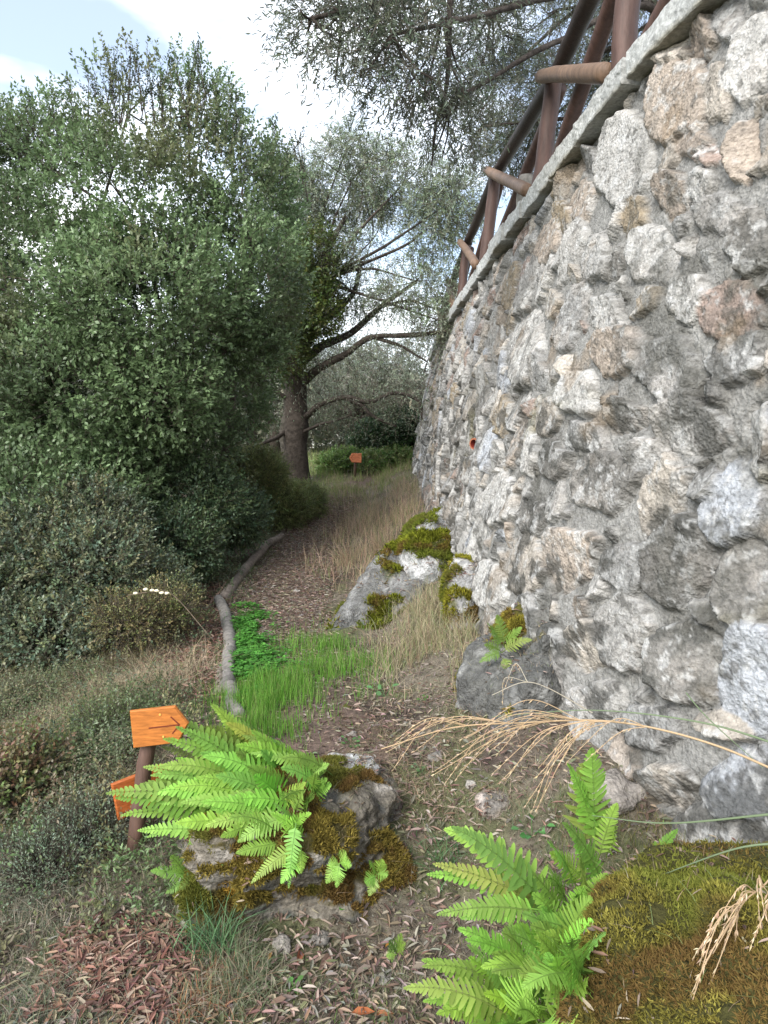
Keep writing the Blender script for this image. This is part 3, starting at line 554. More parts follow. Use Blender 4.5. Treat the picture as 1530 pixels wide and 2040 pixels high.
shrub('low_shrub', [PL(330,1490,3.5,60,26), PL(240,1465,3.7,90,24), PL(170,1515,3.5,70,24)], 2300, .014, .008, [(.14, .20, .07), (.18, .24, .09)], 'dense small-leaved dark green low shrub behind the orange boards', 'shrub', 232)
shrub('low_shrub', [PL(60,1540,3.2,70,40), PL(10,1590,3.0,60,40)], 900, .024, .016, [(.14, .19, .06), (.22, .20, .09), (.2, .12, .07)], 'yellowish bramble shrub with rusty leaves at the left edge', 'shrub', 233)
shrub('low_shrub', [PL(190,1660,2.75,80,22), PL(100,1735,2.6,80,22)], 1500, .014, .005, [(.21, .28, .18), (.26, .32, .22)], 'feathery blue-green low shrub left of the signpost foot', 'shrub', 234)

# --- the gnarled olive beyond the path
olive = empty('olive_tree'); tag(olive, 'old olive tree with dark gnarled trunk and arching branches at the end of the path', 'tree')
mbW = MB(); OB = (.075, .062, .052); y0 = 13.0
b0 = P(592, 950, y0); b0[2] = float(G(b0[0], b0[1]))-.15
def q3(*a): return [P(*t_) for t_ in a]
limb(mbW, [b0]+q3((590,880,13), (588,810,13), (592,740,13)), .26, .17, OB, 14, 34, 1, .07)
limb(mbW, [b0+A([-.12, .05, 0])]+q3((565,870,13.1), (572,800,13.1), (575,740,13.1)), .12, .08, (.10, .09, .075), 10, 30, 2, .09)
for pts, r0, r1 in [
    ([(592,745,13), (585,680,13), (600,600,12.9), (640,520,12.8), (690,430,12.6)], .12, .04),
    ([(575,745,13.1), (560,650,13.2), (540,560,13.3), (520,470,13.4)], .13, .04),
    ([(605,760,12.9), (640,730,12.7), (690,705,12.5), (740,670,12.3), (830,665,12), (890,660,11.8)], .085, .03),
    ([(600,720,13), (640,690,13.1), (700,660,13.2), (760,610,13.3), (830,560,13.4)], .10, .03),
    ([(605,700,13), (640,640,13), (700,590,13), (720,520,13)], .09, .03),
    ([(610,830,12.9), (640,805,12.6), (690,793,12.3), (740,800,12.1), (790,783,11.9), (835,800,11.7), (840,835,11.6)], .06, .018),
    ([(693,793,12.3), (720,808,12.2), (745,830,12.1), (790,850,12)], .06, .02),
    ([(605,860,12.9), (640,845,12.5), (690,830,12.4), (720,812,12.4)], .035, .012),
    ([(580,800,13), (530,770,12.8), (480,780,12.6)], .05, .015),
    ([(570,860,13), (530,880,12.5), (470,900,12.2)], .05, .015),
    ([(740,670,12.3), (800,690,12.2), (850,720,12)], .04, .015),
    ([(760,610,13.3), (820,600,13.2), (880,620,13)], .04, .012)]:
    limb(mbW, q3(*pts), r0, r1, OB, 9, 30, int(r0*1000), .05)
OL = [PL(700,360,13,110,80), PL(800,370,12.8,110,70), PL(860,450,12.5,80,90), PL(740,480,12.8,110,80), PL(640,450,13,80,100), PL(690,300,13.2,60,45), PL(830,560,12.3,90,60), PL(560,420,13.4,80,110), PL(900,400,12,60,60), PL(700,580,13.2,80,40), PL(590,560,13.5,70,70), PL(880,640,11.8,50,35)]
scaf(mbW, OL, P(640, 560, 13), .08, 300, OB, 4)
mbL, mbT = MB(), MB(); GO = [(.27, .32, .22), (.21, .26, .17), (.34, .38, .29), (.17, .21, .12)]
p, d = lobe_pts(OL, 9500, .3); keep = sst(-.35, .1, fbm(p*1.3+8, 3)) > rng.random(len(p))*.9; p, d = p[keep], d[keep]; twigs(mbL, mbT, p, d*.6+rng.normal(0, .5, p.shape)+A([0, 0, -.1]), rng.uniform(.2, .4, len(p)), 13, .065, .017, GO, droop=.35, tw=.004)
# sparse hanging sprays off the long branches
bp_ = np.concatenate([curve(q3(*t_), 60) for t_ in ([(605,760,12.9), (690,705,12.5), (830,665,12), (890,660,11.8)], [(600,720,13), (700,660,13.2), (830,560,13.4)], [(640,805,12.6), (740,800,12.1), (835,800,11.7)])])
p = bp_[rng.integers(0, len(bp_), 1100)]+rng.normal(0, .22, (1100, 3)); twigs(mbL, mbT, p, rng.normal(0, .6, p.shape)+A([.2, 0, -.2]), rng.uniform(.2, .45, 1100), 7, .06, .012, GO, droop=.4, tw=.004)
mbW.build('trunk', M['bark'], olive, True); mbT.build('twigs', M['bark'], olive); mbL.build('crown', M['olive'], olive); rebase(olive, b0)
# ivy climbing that olive
ivy = shrub('ivy', [PL(600,600,12.6,45,80), PL(630,520,12.4,40,60), PL(570,680,12.6,40,70), PL(640,620,12.4,35,50)], 3000, .05, .035, [(.09, .13, .03), (.07, .11, .03), (.12, .14, .035)], 'yellow-green ivy climbing the upper trunk of the old olive', 'ivy', 330, nl=7, tlen=(.12, .3))

# --- olives standing behind, every one its own tree
def bgolive(x, y, h, rw, label, seed, cols=GO, k=1800, grp='olive trees in the grove behind'):
    r_ = np.random.default_rng(seed); z = float(G(x, y)); b = A([x, y, z-.1]); root = empty('olive_tree'); tag(root, label, 'tree', grp)
    mbW, mbL, mbT = MB(), MB(), MB(); top = b+A([r_.normal(0, .2), 0, h*.3]); limb(mbW, [b, (b+top)/2+r_.normal(0, .1, 3), top], .2, .14, OB, 8, 12, seed)
    LBs = [(b+A([r_.uniform(-.75, .75)*rw, r_.uniform(-.6, .6)*rw, h*r_.uniform(.42, .86)]), A([1, 1, .75])*rw*r_.uniform(.35, .5)) for _ in range(8)]
    scaf(mbW, LBs, top, .12, seed, OB, 3); p, d = lobe_pts(LBs, k, .3)
    twigs(mbL, mbT, p, d*.6+rng.normal(0, .5, p.shape), rng.uniform(.3, .55, len(p)), 11, .10, .028, cols, droop=.3, tw=.005)
    mbW.build('trunk', M['bark'], root, True); mbT.build('twigs', M['bark'], root); mbL.build('crown', M['olive'], root); return rebase(root, b)
GB = [(.25, .28, .21), (.30, .31, .24), (.19, .22, .16)]
bgolive(-.6, 22, 4.2, 1.9, 'pale olive tree seen straight behind the arching olive branches', 400, GB)
bgolive(1.4, 24, 4.4, 2.0, 'pale olive tree just left of the wall end', 401, GB)
bgolive(-3.6, 24, 4.6, 2.0, 'pale olive tree behind the gnarled trunk on its left side', 402, GB)
bgolive(-1.8, 30, 4.5, 2.4, 'distant olive tree between the gnarled trunk and the small sign', 403, GB)
bgolive(.9, 34, 4.6, 2.6, 'most distant olive tree above the dark bush', 404, GB)
bgolive(-7.5, 20, 5.2, 2.4, 'olive tree glimpsed through the oak left of the trunk', 405, GB)
bgolive(-10, 16, 5.2, 2.6, 'olive tree low behind the oak near the left edge', 408, GB)
bgolive(-6, 17, 4.2, 2.0, 'olive tree close behind the oak trunk', 409, GB)
bgolive(-3.4, 18.5, 3.4, 1.6, 'small olive tree immediately left behind the gnarled trunk', 410, GB)
bgolive(-9, 26, 5, 3, 'distant olive tree behind the oak', 411, GB)
bgolive(-13, 22, 6, 3, 'olive tree glimpsed at the far left edge behind the oak', 406, GB)
bgolive(-5.5, 32, 5, 2.6, 'distant olive tree hidden mostly by the oak', 407, GB)
shrub('dark_bush', [PL(760,870,15,60,30), PL(810,870,15.5,45,35), PL(790,845,15.3,40,25)], 2600, .06, .035, [(.035, .075, .03), (.045, .09, .03)], 'dense dark green bush left of the wall beyond the small sign', 'bush', 430, nl=8)

k = 50000; yv = rng.uniform(24, 42, k); xv = rng.uniform(-1, .35, k)*yv; hb = 2.2+1.1*fbm(q2s(xv, yv, .25), 3)+.02*yv; zv = rng.uniform(0, 1, k)**.7*hb
mb = MB(); pv = np.stack([xv, yv, G(xv, yv)+zv], -1); twigs(mb, None, pv, rng.normal(0, .6, pv.shape)+A([0, 0, .3]), .5, 6, .19, .075, [(.20, .23, .16), (.25, .26, .19), (.16, .19, .12), (.27, .25, .18)]); tag(mb.build('distant_scrub', M['olive']), kind='stuff', label='pale grey-green scrub beyond the grove')
shrub('green_plant', [PL(690,915,14.6,35,14), PL(660,925,14.2,25,12)], 700, .05, .03, [(.16, .27, .07), (.2, .28, .09)], 'bright green low plants left of the distant small sign', 'plant', 440)
shrub('green_plant', [PL(740,920,14.0,25,14), PL(790,915,14.4,35,14)], 700, .05, .025, [(.12, .22, .06), (.2, .24, .09)], 'darker green low plants right of the distant small sign', 'plant', 441)
# --- olive on the terrace whose boughs hang over the fence
ov = empty('olive_tree'); tag(ov, 'overhanging olive with thin dark leaves against the sky above the fence', 'tree')
mbW, mbL, mbT = MB(), MB(), MB(); b0 = A([4.6, 8.5, ZT-.1]); fk = b0+A([-.3, -.3, 1.6])
limb(mbW, [b0, b0+A([-.1, 0, .8]), fk], .24, .18, OB, 12, 18, 5)
OV = [PL(680,60,4.9,90,80), PL(780,110,4.8,110,90), PL(880,90,5.2,110,110), PL(980,60,6.4,90,90), PL(1000,180,8.6,90,90), PL(900,230,5.4,70,70), PL(960,270,8.4,50,40), PL(1110,60,8.4,110,90), PL(1130,190,8.8,90,90), PL(1250,40,8.4,90,60), PL(1210,130,8.8,60,60), PL(1010,300,9.5,60,60), PL(620,60,4.7,50,50), PL(1060,290,9.5,50,50), PL(740,-80,4.9,160,90), PL(920,-80,5.6,130,90), PL(1160,-80,8.6,160,90), PL(1340,-30,7.2,60,60), PL(880,-200,5.5,160,90)]
for i_, (ce, ra) in enumerate(OV):
    mid = (fk+ce)/2+A([0, 0, .9])+np.random.default_rng(i_).normal(0, .2, 3); cp = limb(mbW, [fk, mid, ce+A([0, 0, ra[2]*.4])], .05, .014, (.09, .075, .065), 7, 22, 60+i_, .08)
    for q_ in range(4):
        dd = norm(rng.normal(0, 1, 3)+A([-.3, 0, -.4])); limb(mbW, [ce+A([0, 0, ra[2]*.4]), ce+dd*ra*.5, ce+dd*ra*.95+A([0, 0, -.03])], .012, .004, (.09, .075, .065), 5, 9, 90+i_*5+q_, .1)
# drooping main limb seen against the sky
limb(mbW, q3((900,-60,5.3), (893,60,5.3), (890,170,5.3), (868,250,5.3), (860,330,5.3)), .028, .006, (.09, .075, .065), 7, 24, 9, .04)
p, d = lobe_pts(OV, 7200, .1); keep = sst(-.35, .1, fbm(p*2.2+5, 3)) > rng.random(len(p))*.9; p, d = p[keep], d[keep]
twigs(mbL, mbT, p, d*.5+rng.normal(0, .5, p.shape)+A([-.1, 0, -.1]), rng.uniform(.16, .32, len(p)), 12, .052, .0105, [(.13, .155, .11), (.16, .18, .14), (.10, .12, .08), (.19, .21, .16)], droop=.3, tw=.0025, hexa=True)
mbW.build('trunk', M['bark'], ov, True); mbT.build('twigs', M['bark'], ov); mbL.build('crown', M['olive'], ov); rebase(ov, b0)

# ------------------------------------------------------------------ signs
def plate(mb, o, ex, ey, en, outline, th, c):
    """bevelled board from a 2-D outline"""
    q_ = A(outline, dtype=float); cen = q_.mean(0); b = .006; k = len(q_); inn = cen+(q_-cen)*(1-b/np.linalg.norm(q_-cen, axis=1, keepdims=True))
    L_ = [(q_, -th/2+.004), (q_, th/2-.006), (inn, th/2)]; rings = [(inn, -th/2)]+L_
    V = np.concatenate([A(o)+r_[:, :1]*ex+r_[:, 1:]*ey+z_*en for r_, z_ in rings]); j = np.arange(k); jj = (j+1) % k
    F = np.concatenate([np.stack([a*k+j, a*k+jj, (a+1)*k+jj, (a+1)*k+j], -1) for a in range(3)]); mb.add(V, [F, (3*k+j)[None], j[::-1][None]], c)
def frame(yaw, roll=0, pitch=0):
    cy, sy = math.cos(yaw), math.sin(yaw); ex = A([cy, sy, 0]); en = A([sy, -cy, 0]); ez = A([0, 0, 1.])
    ex, ez = ex*math.cos(roll)+ez*math.sin(roll), ez*math.cos(roll)-ex*math.sin(roll)
    en, ez = en*math.cos(pitch)+ez*math.sin(pitch), ez*math.cos(pitch)-en*math.sin(pitch); return ex, ez, en
def arrow_board(root, o, fr, w_, h_, tipw, right, c, groove=True, lbl=None):
    ex, ey, en = fr; sgn = 1 if right else -1; th = .022
    ol = [(-w_/2, -h_/2), (w_/2-tipw, -h_/2), (w_/2, .0), (w_/2-tipw, h_/2), (-w_/2, h_/2)]
    if not right: ol = [(-a, b) for a, b in ol][::-1]
    mb = MB(); plate(mb, o, ex, ey, en, ol, th, c); bo = mb.build('arrow_board', M['varnish'], root)
    if groove:
        g = MB()
        def bar(a, b, t_):
            a, b = A(a), A(b); d = (b-a)/np.linalg.norm(b-a); n_ = A([-d[1], d[0]])*t_/2; pl = [a-n_, b-n_, b+n_, a+n_]
            V = A([o+p_[0]*ex+p_[1]*ey+en*(th/2+z_) for z_ in (-.004, .0015) for p_ in pl]); g.add(V, A([[4, 5, 6, 7], [0, 1, 5, 4], [1, 2, 6, 5], [2, 3, 7, 6], [3, 0, 4, 7]]))
        s_ = sgn; bar((-w_*.20*s_, h_*.0), (w_*.34*s_, h_*.0), .0045); bar((w_*.34*s_, h_*.0), (w_*.20*s_, h_*.24), .005); bar((w_*.34*s_, h_*.0), (w_*.20*s_, -h_*.22), .0045)
        g.build('engraved_arrow', M['dark'], bo)
        for (a, b) in ((w_*.02*s_, h_*.33), (w_*.04*s_, -h_*.27)):
            g = MB(); tube(g, [o+a*ex+b*ey+en*(th/2-.002), o+a*ex+b*ey+en*(th/2+.003)], .0042, 10); g.build('screw', M['brass'], bo)
    return bo
sg = empty('wooden_signpost'); tag(sg, 'low round post with two orange varnished arrow boards beside the big fern', 'signpost')
ORG = (.44, .15, .032)
pb_ = P(262, 1700, 2.62); pt2 = P(305, 1425, 2.72)
mb = MB(); tube(mb, curve([pb_-A([0.01, 0, .12]), (pb_+pt2)/2, pt2], 20), .031, 16, (.105, .06, .045), wob=.15); mb.build('post', M['timber'], sg, True)
arrow_board(sg, P(320, 1446, 2.66), frame(.12, math.radians(4), .05), .218, .148, .045, True, ORG)
arrow_board(sg, P(292, 1572, 2.77), frame(.62, math.radians(7), .05), .26, .155, .05, True, (.40, .11, .028), False)
rebase(sg, pb_)
sf = empty('wooden_signpost'); tag(sf, 'distant small orange arrow sign on a thin stake near the end of the path', 'signpost')
sb = P(706, 948, 13.6); sb[2] = float(G(sb[0], sb[1])); st_ = P(709, 905, 13.6)
mb = MB(); tube(mb, [sb-A([0, 0, .1]), (sb+st_)/2, st_], .028, 10, (.10, .06, .045)); mb.build('post', M['timber'], sf, True)
arrow_board(sf, P(708, 912, 13.55), frame(.1, -.03), .235, .18, .05, False, (.62, .20, .09)); rebase(sf, sb)

# ------------------------------------------------------------------ ferns
FG = A([.24, .41, .075])
def frond(root, b, t, wid, arch=.18, c=FG, face=None, K=21, tw=0.0):
    b, t = A(b, dtype=float), A(t, dtype=float); L_ = np.linalg.norm(t-b); up = A([0, 0, 1.]); s = np.linspace(0, 1, 24)
    mid = (b+t)/2+up*arch*L_; pts = (1-s)[:, None]**2*b+2*((1-s)*s)[:, None]*mid+(s**2)[:, None]*t; T = norm(np.gradient(pts, axis=0))
    f0 = norm(norm(CC-(b+t)/2)*.95+up*.45+rng.normal(0, .30, 3)) if face is None else norm(A(face, dtype=float))
    mb = MB(); tube(mb, pts, np.linspace(.0022, .0007, 24), 5, c*A([.9, .85, 1]), cap=False)
    uu = np.linspace(0, 1, K); u = .15+.845*(1-(1-uu)**1.45); pos = np.stack([np.interp(u, s, pts[:, i]) for i in range(3)], -1); tt_ = np.stack([np.interp(u, s, T[:, i]) for i in range(3)], -1)
    Sd = norm(np.cross(tt_, f0)); Nn = np.cross(Sd, tt_); f = (u-.15)/.85
    prof = (np.clip(f/.10, .55, 1))*(1-f)**.72+.02; gap = L_*np.maximum(np.gradient(u), .006)
    for sd in (-1, 1):
        sw = rng.normal(0, .07, K); d = Sd*sd*np.cos(.30+sw+.35*f)[:, None]+tt_*np.sin(.30+sw+.35*f)[:, None]+Nn*rng.normal(.02, .10, K)[:, None]
        ln = wid*.5*prof*rng.uniform(.92, 1.06, K); wd = gap*.80*np.ones(K)
        d = norm(d); sidev = norm(np.cross(d, Nn)); nn_ = np.cross(sidev, d)
        dr = rng.uniform(-.05, .35, K)
        def q_(x_, w_): return pos+d*(ln*x_)[:, None]+sidev*(wd*w_)[:, None]+Nn*((abs(w_)*.10*wd)-dr*ln*x_*x_)[:, None]
        V = np.stack([q_(0, -.62), q_(0, .62), q_(.25, -.46), q_(.25, .46), q_(.65, -.42), q_(.65, .42), q_(.90, -.26), q_(.90, .26), q_(1, 0), q_(.0, 0), q_(.25, 0), q_(.65, 0), q_(.9, 0)], 1)
        bI = (np.arange(K)*13)[:, None]; Q = np.concatenate([bI+a for a in ([0, 9, 10, 2], [9, 1, 3, 10], [2, 10, 11, 4], [10, 3, 5, 11], [4, 11, 12, 6], [11, 5, 7, 12])]); Tr = np.concatenate([bI+a for a in ([6, 12, 8], [12, 7, 8])])
        cl = c*(1+rng.normal(0, .10, (K, 1)))*(1+.12*f[:, None]); cv = np.repeat(cl, 13, 0); mb.add(V.reshape(-1, 3), [Q, Tr], cv)
    return mb.build('frond', M['fern'], root, True)
def fern(label, fr, grp='ferns', y=2.5, wid=.085, c=FG, dy=.12):
    root = empty('fern'); tag(root, label, 'fern', grp); pbase = None
    fr = [tuple(f) if len(f) > 4 else tuple(f)+(y,) for f in fr]
    if fr[0][0] > 900 and len(fr) > 20: fr = fr+[(f[0]+rng.normal(0, 25), f[1]+rng.uniform(-10, 60), f[2]+rng.normal(0, 35), f[3]+rng.uniform(20, 110), f[4]-.1, f[5]*.95) for f in fr if f[3] > 1730]
    if len(fr) > 20: fr = fr+[(f[0]+rng.normal(0, 14), f[1]+rng.normal(0, 10), f[2]+(f[0]-f[2])*rng.uniform(-.05, .35)+rng.normal(0, 14), f[3]+(f[1]-f[3])*rng.uniform(0, .3)+rng.normal(0, 14), f[4]+rng.normal(0, .04), f[5]*.9) for f in fr]
    for f_ in fr:
        bu, bv, tu, tv = f_[:4]; yy_ = f_[4] if len(f_) > 4 else y; w_ = f_[5] if len(f_) > 5 else wid
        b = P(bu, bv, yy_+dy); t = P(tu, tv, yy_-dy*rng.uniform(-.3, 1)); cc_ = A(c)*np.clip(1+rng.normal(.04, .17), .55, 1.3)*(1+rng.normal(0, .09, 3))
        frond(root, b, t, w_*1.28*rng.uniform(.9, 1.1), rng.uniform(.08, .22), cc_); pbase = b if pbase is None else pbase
    return rebase(root, pbase)
big = [(560,1575,420,1402,2.85,.12),(550,1570,328,1428,2.75,.11),(600,1560,500,1455,2.8,.10),(540,1580,325,1472,2.7,.12),(520,1600,285,1528,2.62,.12),(500,1610,275,1566,2.58,.12),(470,1640,230,1590,2.5,.12),(500,1660,240,1625,2.48,.11),
 (520,1650,292,1668,2.42,.10),(575,1630,380,1650,2.42,.11),(620,1555,470,1485,2.7,.11),(640,1545,500,1500,2.65,.10),(590,1590,520,1495,2.7,.11),(640,1530,560,1510,2.65,.08),(560,1600,400,1500,2.68,.12),(590,1610,430,1545,2.55,.12),(600,1620,450,1590,2.5,.12),
 (590,1640,360,1600,2.45,.12),(560,1640,330,1560,2.55,.12),(540,1560,400,1450,2.8,.12),(580,1560,450,1440,2.85,.11),(610,1570,540,1470,2.8,.10),(570,1600,350,1510,2.64,.12),(640,1570,560,1530,2.55,.09),(560,1610,610,1560,2.45,.08),(550,1640,420,1610,2.42,.11),
 (530,1620,300,1580,2.5,.12),(590,1600,500,1530,2.55,.11),(620,1590,630,1540,2.5,.07),(545,1650,440,1668,2.38,.09),(530,1590,380,1480,2.72,.12),(570,1580,470,1500,2.7,.12),(560,1590,390,1550,2.58,.12)]
big += [(600,1580,650,1530,2.6,.08),(610,1600,660,1565,2.5,.08),(600,1620,625,1590,2.45,.08),(590,1600,600,1500,2.65,.09),(560,1640,470,1665,2.4,.10),(540,1650,350,1640,2.42,.11),(520,1600,300,1545,2.6,.11),(540,1560,430,1410,2.85,.11),(580,1630,530,1660,2.4,.09)]
fern('large bright green fern clump beside the orange arrow boards', big, 'ferns', dy=.10)
low = [(595,1680,432,1735,2.35,.085),(600,1690,500,1760,2.3,.075),(600,1650,545,1600,2.36,.07),(590,1640,575,1770,2.28,.07),(600,1700,560,1760,2.28,.075),(575,1680,470,1700,2.34,.085),(580,1650,590,1600,2.33,.07),(610,1670,540,1620,2.35,.06),(600,1690,600,1740,2.28,.06),(560,1670,620,1620,2.32,.06)]
fern('smaller fern hanging over the front face of the mossy boulder', low, dy=.05)
fern('single rosette fern with broad lobes, left one of the pair on bare soil', [(676,1720,650,1760,2.3,.06),(676,1720,690,1700,2.33,.06),(676,1722,670,1768,2.27,.06),(676,1720,700,1725,2.3,.05),(676,1722,655,1722,2.3,.055)], dy=.02)
fern('single rosette fern with broad lobes, right one of the pair on bare soil', [(750,1745,735,1785,2.27,.06),(750,1742,765,1715,2.3,.06),(750,1745,728,1760,2.27,.055),(750,1742,772,1745,2.3,.055),(750,1742,735,1715,2.3,.05)], dy=.02)
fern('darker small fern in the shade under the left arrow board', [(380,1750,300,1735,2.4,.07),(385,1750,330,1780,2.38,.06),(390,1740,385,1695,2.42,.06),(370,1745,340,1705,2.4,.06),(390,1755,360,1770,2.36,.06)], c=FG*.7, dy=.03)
right = [(1185,1700,1178,1490,2.0,.13),(1190,1690,1130,1520,2.02,.08),(1130,1850,885,1652,1.85,.12),(1110,1820,850,1742,1.8,.085),(1080,1960,912,1850,1.68,.085),(1070,2010,840,1912,1.62,.09),(1050,2000,1110,1870,1.62,.13),(1160,2010,1228,1880,1.65,.085),
 (1170,2035,1240,1985,1.6,.08),(1140,1870,1150,1790,1.75,.09),(1240,1800,1350,1652,1.9,.07),(1150,1770,1090,1675,1.9,.09),(1170,1850,1155,1700,1.85,.09),(1020,2040,870,2020,1.58,.08),(1110,2050,1050,2000,1.55,.08),(1150,2050,1140,1960,1.58,.08),
 (1130,1800,1085,1720,1.85,.07),(1150,1900,1060,1780,1.75,.09),(1130,1900,1200,1830,1.72,.07),(1100,1980,980,1900,1.66,.08),(1180,2060,1190,1990,1.52,.07),(1090,2060,960,1985,1.56,.08),(1110,1930,1030,1840,1.7,.08),(1200,1760,1120,1640,1.95,.08),(1190,1720,1230,1600,2.0,.07),(1060,2060,1000,2040,1.5,.07)]
right += [(1110,1990,1200,1850,1.5,.10),(1150,1960,1060,1850,1.48,.11),(1160,2000,1235,1930,1.45,.09),(1120,1900,1180,1790,1.6,.09),(1180,1950,1240,1890,1.5,.08),(1130,1980,1140,1870,1.42,.12),(1080,1900,1000,1860,1.55,.09),(1100,2060,1170,1960,1.38,.10),(1140,1880,1235,1850,1.6,.08),(1150,1830,1210,1740,1.75,.08),(1130,1840,1060,1740,1.75,.08)]
fern('tall bright green fern clump rising in front of the mossy mound', right, dy=.06)
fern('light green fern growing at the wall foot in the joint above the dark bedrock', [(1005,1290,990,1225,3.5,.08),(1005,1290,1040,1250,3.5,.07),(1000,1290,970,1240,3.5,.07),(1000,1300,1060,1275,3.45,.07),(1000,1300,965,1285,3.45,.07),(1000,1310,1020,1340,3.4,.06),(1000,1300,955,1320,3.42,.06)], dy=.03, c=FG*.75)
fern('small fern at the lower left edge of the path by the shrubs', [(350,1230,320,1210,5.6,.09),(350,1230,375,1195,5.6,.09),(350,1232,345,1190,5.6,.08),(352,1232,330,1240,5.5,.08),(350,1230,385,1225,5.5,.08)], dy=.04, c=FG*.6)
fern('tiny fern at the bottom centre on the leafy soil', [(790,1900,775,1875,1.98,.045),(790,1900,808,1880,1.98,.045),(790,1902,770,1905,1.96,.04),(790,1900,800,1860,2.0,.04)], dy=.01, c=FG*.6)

# ------------------------------------------------------------------ ground cover, litter and grasses
def polar(n_, r0=1.25, r1=20, a0=-42, a1=40):
    r = r0*np.exp(rng.random(n_)*math.log(r1/r0)); th = np.radians(rng.uniform(a0, a1, n_)); x, y = r*np.sin(th), r*np.cos(th); ok = x < xwall(y)-.02; return x[ok], y[ok]
def inpoly(px_, py_, poly):
    c = np.zeros(len(px_), bool); n_ = len(poly)
    for i_ in range(n_):
        (x1, y1), (x2, y2) = poly[i_], poly[(i_+1) % n_]
        c ^= ((y1 > py_) != (y2 > py_)) & (px_ < (x2-x1)*(py_-y1)/(y2-y1+1e-12)+x1)
    return c
def region(poly, n_):          # even scatter over the patch of ground that a sight polygon covers
    w_ = hit(A([p_[0] for p_ in poly]), A([p_[1] for p_ in poly]))[:, :2]; lo, hi = w_.min(0), w_.max(0); X_, Y_ = [], []
    while sum(map(len, X_)) < n_:
        x, y = rng.uniform(lo[0], hi[0], n_), rng.uniform(lo[1], hi[1], n_); ok = inpoly(x, y, w_); X_.append(x[ok]); Y_.append(y[ok])
    return np.concatenate(X_)[:n_], np.concatenate(Y_)[:n_]
def q2(x, y, s_=1, o_=0): return np.stack([x*s_+o_, y*s_, 0*x], -1)
def lean(k, a=.6, b=None): 
    th = rng.uniform(0, 2*np.pi, k); r = rng.uniform(0, a, k); l_ = np.stack([r*np.cos(th), r*np.sin(th), 0*r], -1); return l_ if b is None else l_+A(b)
def onpath(x, y): return np.abs(x-pathx(y)) < pathw(y)

# fallen leaves: long narrow olive leaves and curled oak leaves
x, y = polar(80000); xe = rng.uniform(-1, 1, 26000); ye = rng.uniform(4.6, 11.5, 26000); x = np.concatenate([x, pathx(ye)+xe*pathw(ye)*1.15]); y = np.concatenate([y, ye]); dens = .45+.55*sst(-.2, .3, fbm(q2(x, y, 1.1, 5), 3))+.6*onpath(x, y)*(y > 4.5)-.35*(x < -1.8)-.0*x; ok = rng.random(len(x)) < dens; x, y = x[ok], y[ok]; k = len(x)
p = Gp(x, y)+A([0, 0, .014]); th = rng.uniform(0, 2*np.pi, k); d = np.stack([np.cos(th), np.sin(th), rng.normal(0, .22, k)], -1); nrm = norm(rng.normal(0, .33, (k, 3))+A([0, 0, 1]))
mb = MB(); leaves(mb, p, d, nrm, rng.uniform(.025, .06, k), rng.uniform(.007, .015, k), pick([(.24, .165, .13), (.17, .115, .09), (.30, .235, .19), (.25, .22, .19), (.12, .085, .07), (.36, .30, .245), (.2, .19, .12)], k, .22), hexa=True, fold=.3, curl=.12)
tag(mb.build('leaf_litter', M['dry']), kind='stuff', label='brown and grey fallen olive leaves covering the soil')
x, y = region([(330,1170),(440,1170),(438,1400),(400,1420),(290,1330)], 4200); x = x+rng.normal(0, .1, len(x)); x2, y2 = region([(130,1870),(330,1830),(400,1920),(330,2030),(60,2039)], 1500); x = np.concatenate([x, x2]); y = np.concatenate([y, y2]); k = len(x)
p = Gp(x, y)+A([0, 0, .02]); th = rng.uniform(0, 6.28, k); mb = MB(); leaves(mb, p, np.stack([np.cos(th), np.sin(th), rng.normal(0, .3, k)], -1), norm(rng.normal(0, .4, (k, 3))+A([0, 0, 1])), rng.uniform(.03, .065, k), rng.uniform(.008, .016, k), pick([(.27, .16, .12), (.2, .11, .085), (.35, .25, .19), (.15, .085, .07)], k, .2), True, .3, .15)
tag(mb.build('leaf_litter', M['dry']), kind='stuff', label='reddish brown fallen leaves drifted left of the logs')
big_l = [(600,1905,.07,(.42,.16,.09)),(660,1912,.075,(.34,.22,.17)),(640,1935,.05,(.30,.2,.15)),(728,1905,.04,(.45,.22,.15)),(775,1890,.025,(.5,.25,.06)),(533,1925,.035,(.5,.28,.08)),(700,2030,.07,(.45,.16,.07)),(740,1935,.07,(.3,.24,.2)),(820,1940,.06,(.3,.25,.2)),(930,1990,.05,(.35,.27,.2)),(570,2000,.05,(.3,.2,.15)),(480,1960,.05,(.32,.24,.19)),(745,2035,.06,(.48,.2,.1)),(300,1950,.05,(.4,.3,.24)),(95,1980,.06,(.42,.32,.27)),(40,1900,.05,(.3,.2,.15))]
lab_l = ['rusty orange','long brown','dull brown','pinkish','tiny yellow-orange','amber','bright rust-coloured','long grey-brown','pale grey-brown','pale tan','short brown','fawn','copper','light tan','pale pinkish','dark tan']
pos_l = ['below the front of the boulder','right of the rusty leaf','under the long brown leaf','left of the tiny fern','beside the tiny fern','among the dry grass at bottom','at the bottom edge','on the bare soil at bottom centre','left of the right fern clump','by the base of the right fern clump','at the bottom among grass','on the reddish litter','at the bottom edge centre','on dark soil at bottom left','near the bottom left corner','at the left edge low down']
for (u, v, l_, c), a_, b_ in zip(big_l, lab_l, pos_l):
    g = gl(u, v, .02); mb = MB(); th = rng.uniform(0, 6.28); leaves(mb, g[None], A([[math.cos(th), .5*math.sin(th), .15]]), A([[rng.normal(0, .3), -.3, 1]]), l_, l_*.38, A(c)*.8, True, .25, .2)
    tag(mb.build('fallen_leaf', M['dry']), f'{a_} fallen leaf {b_}', 'leaf', 'large fallen leaves on the soil')

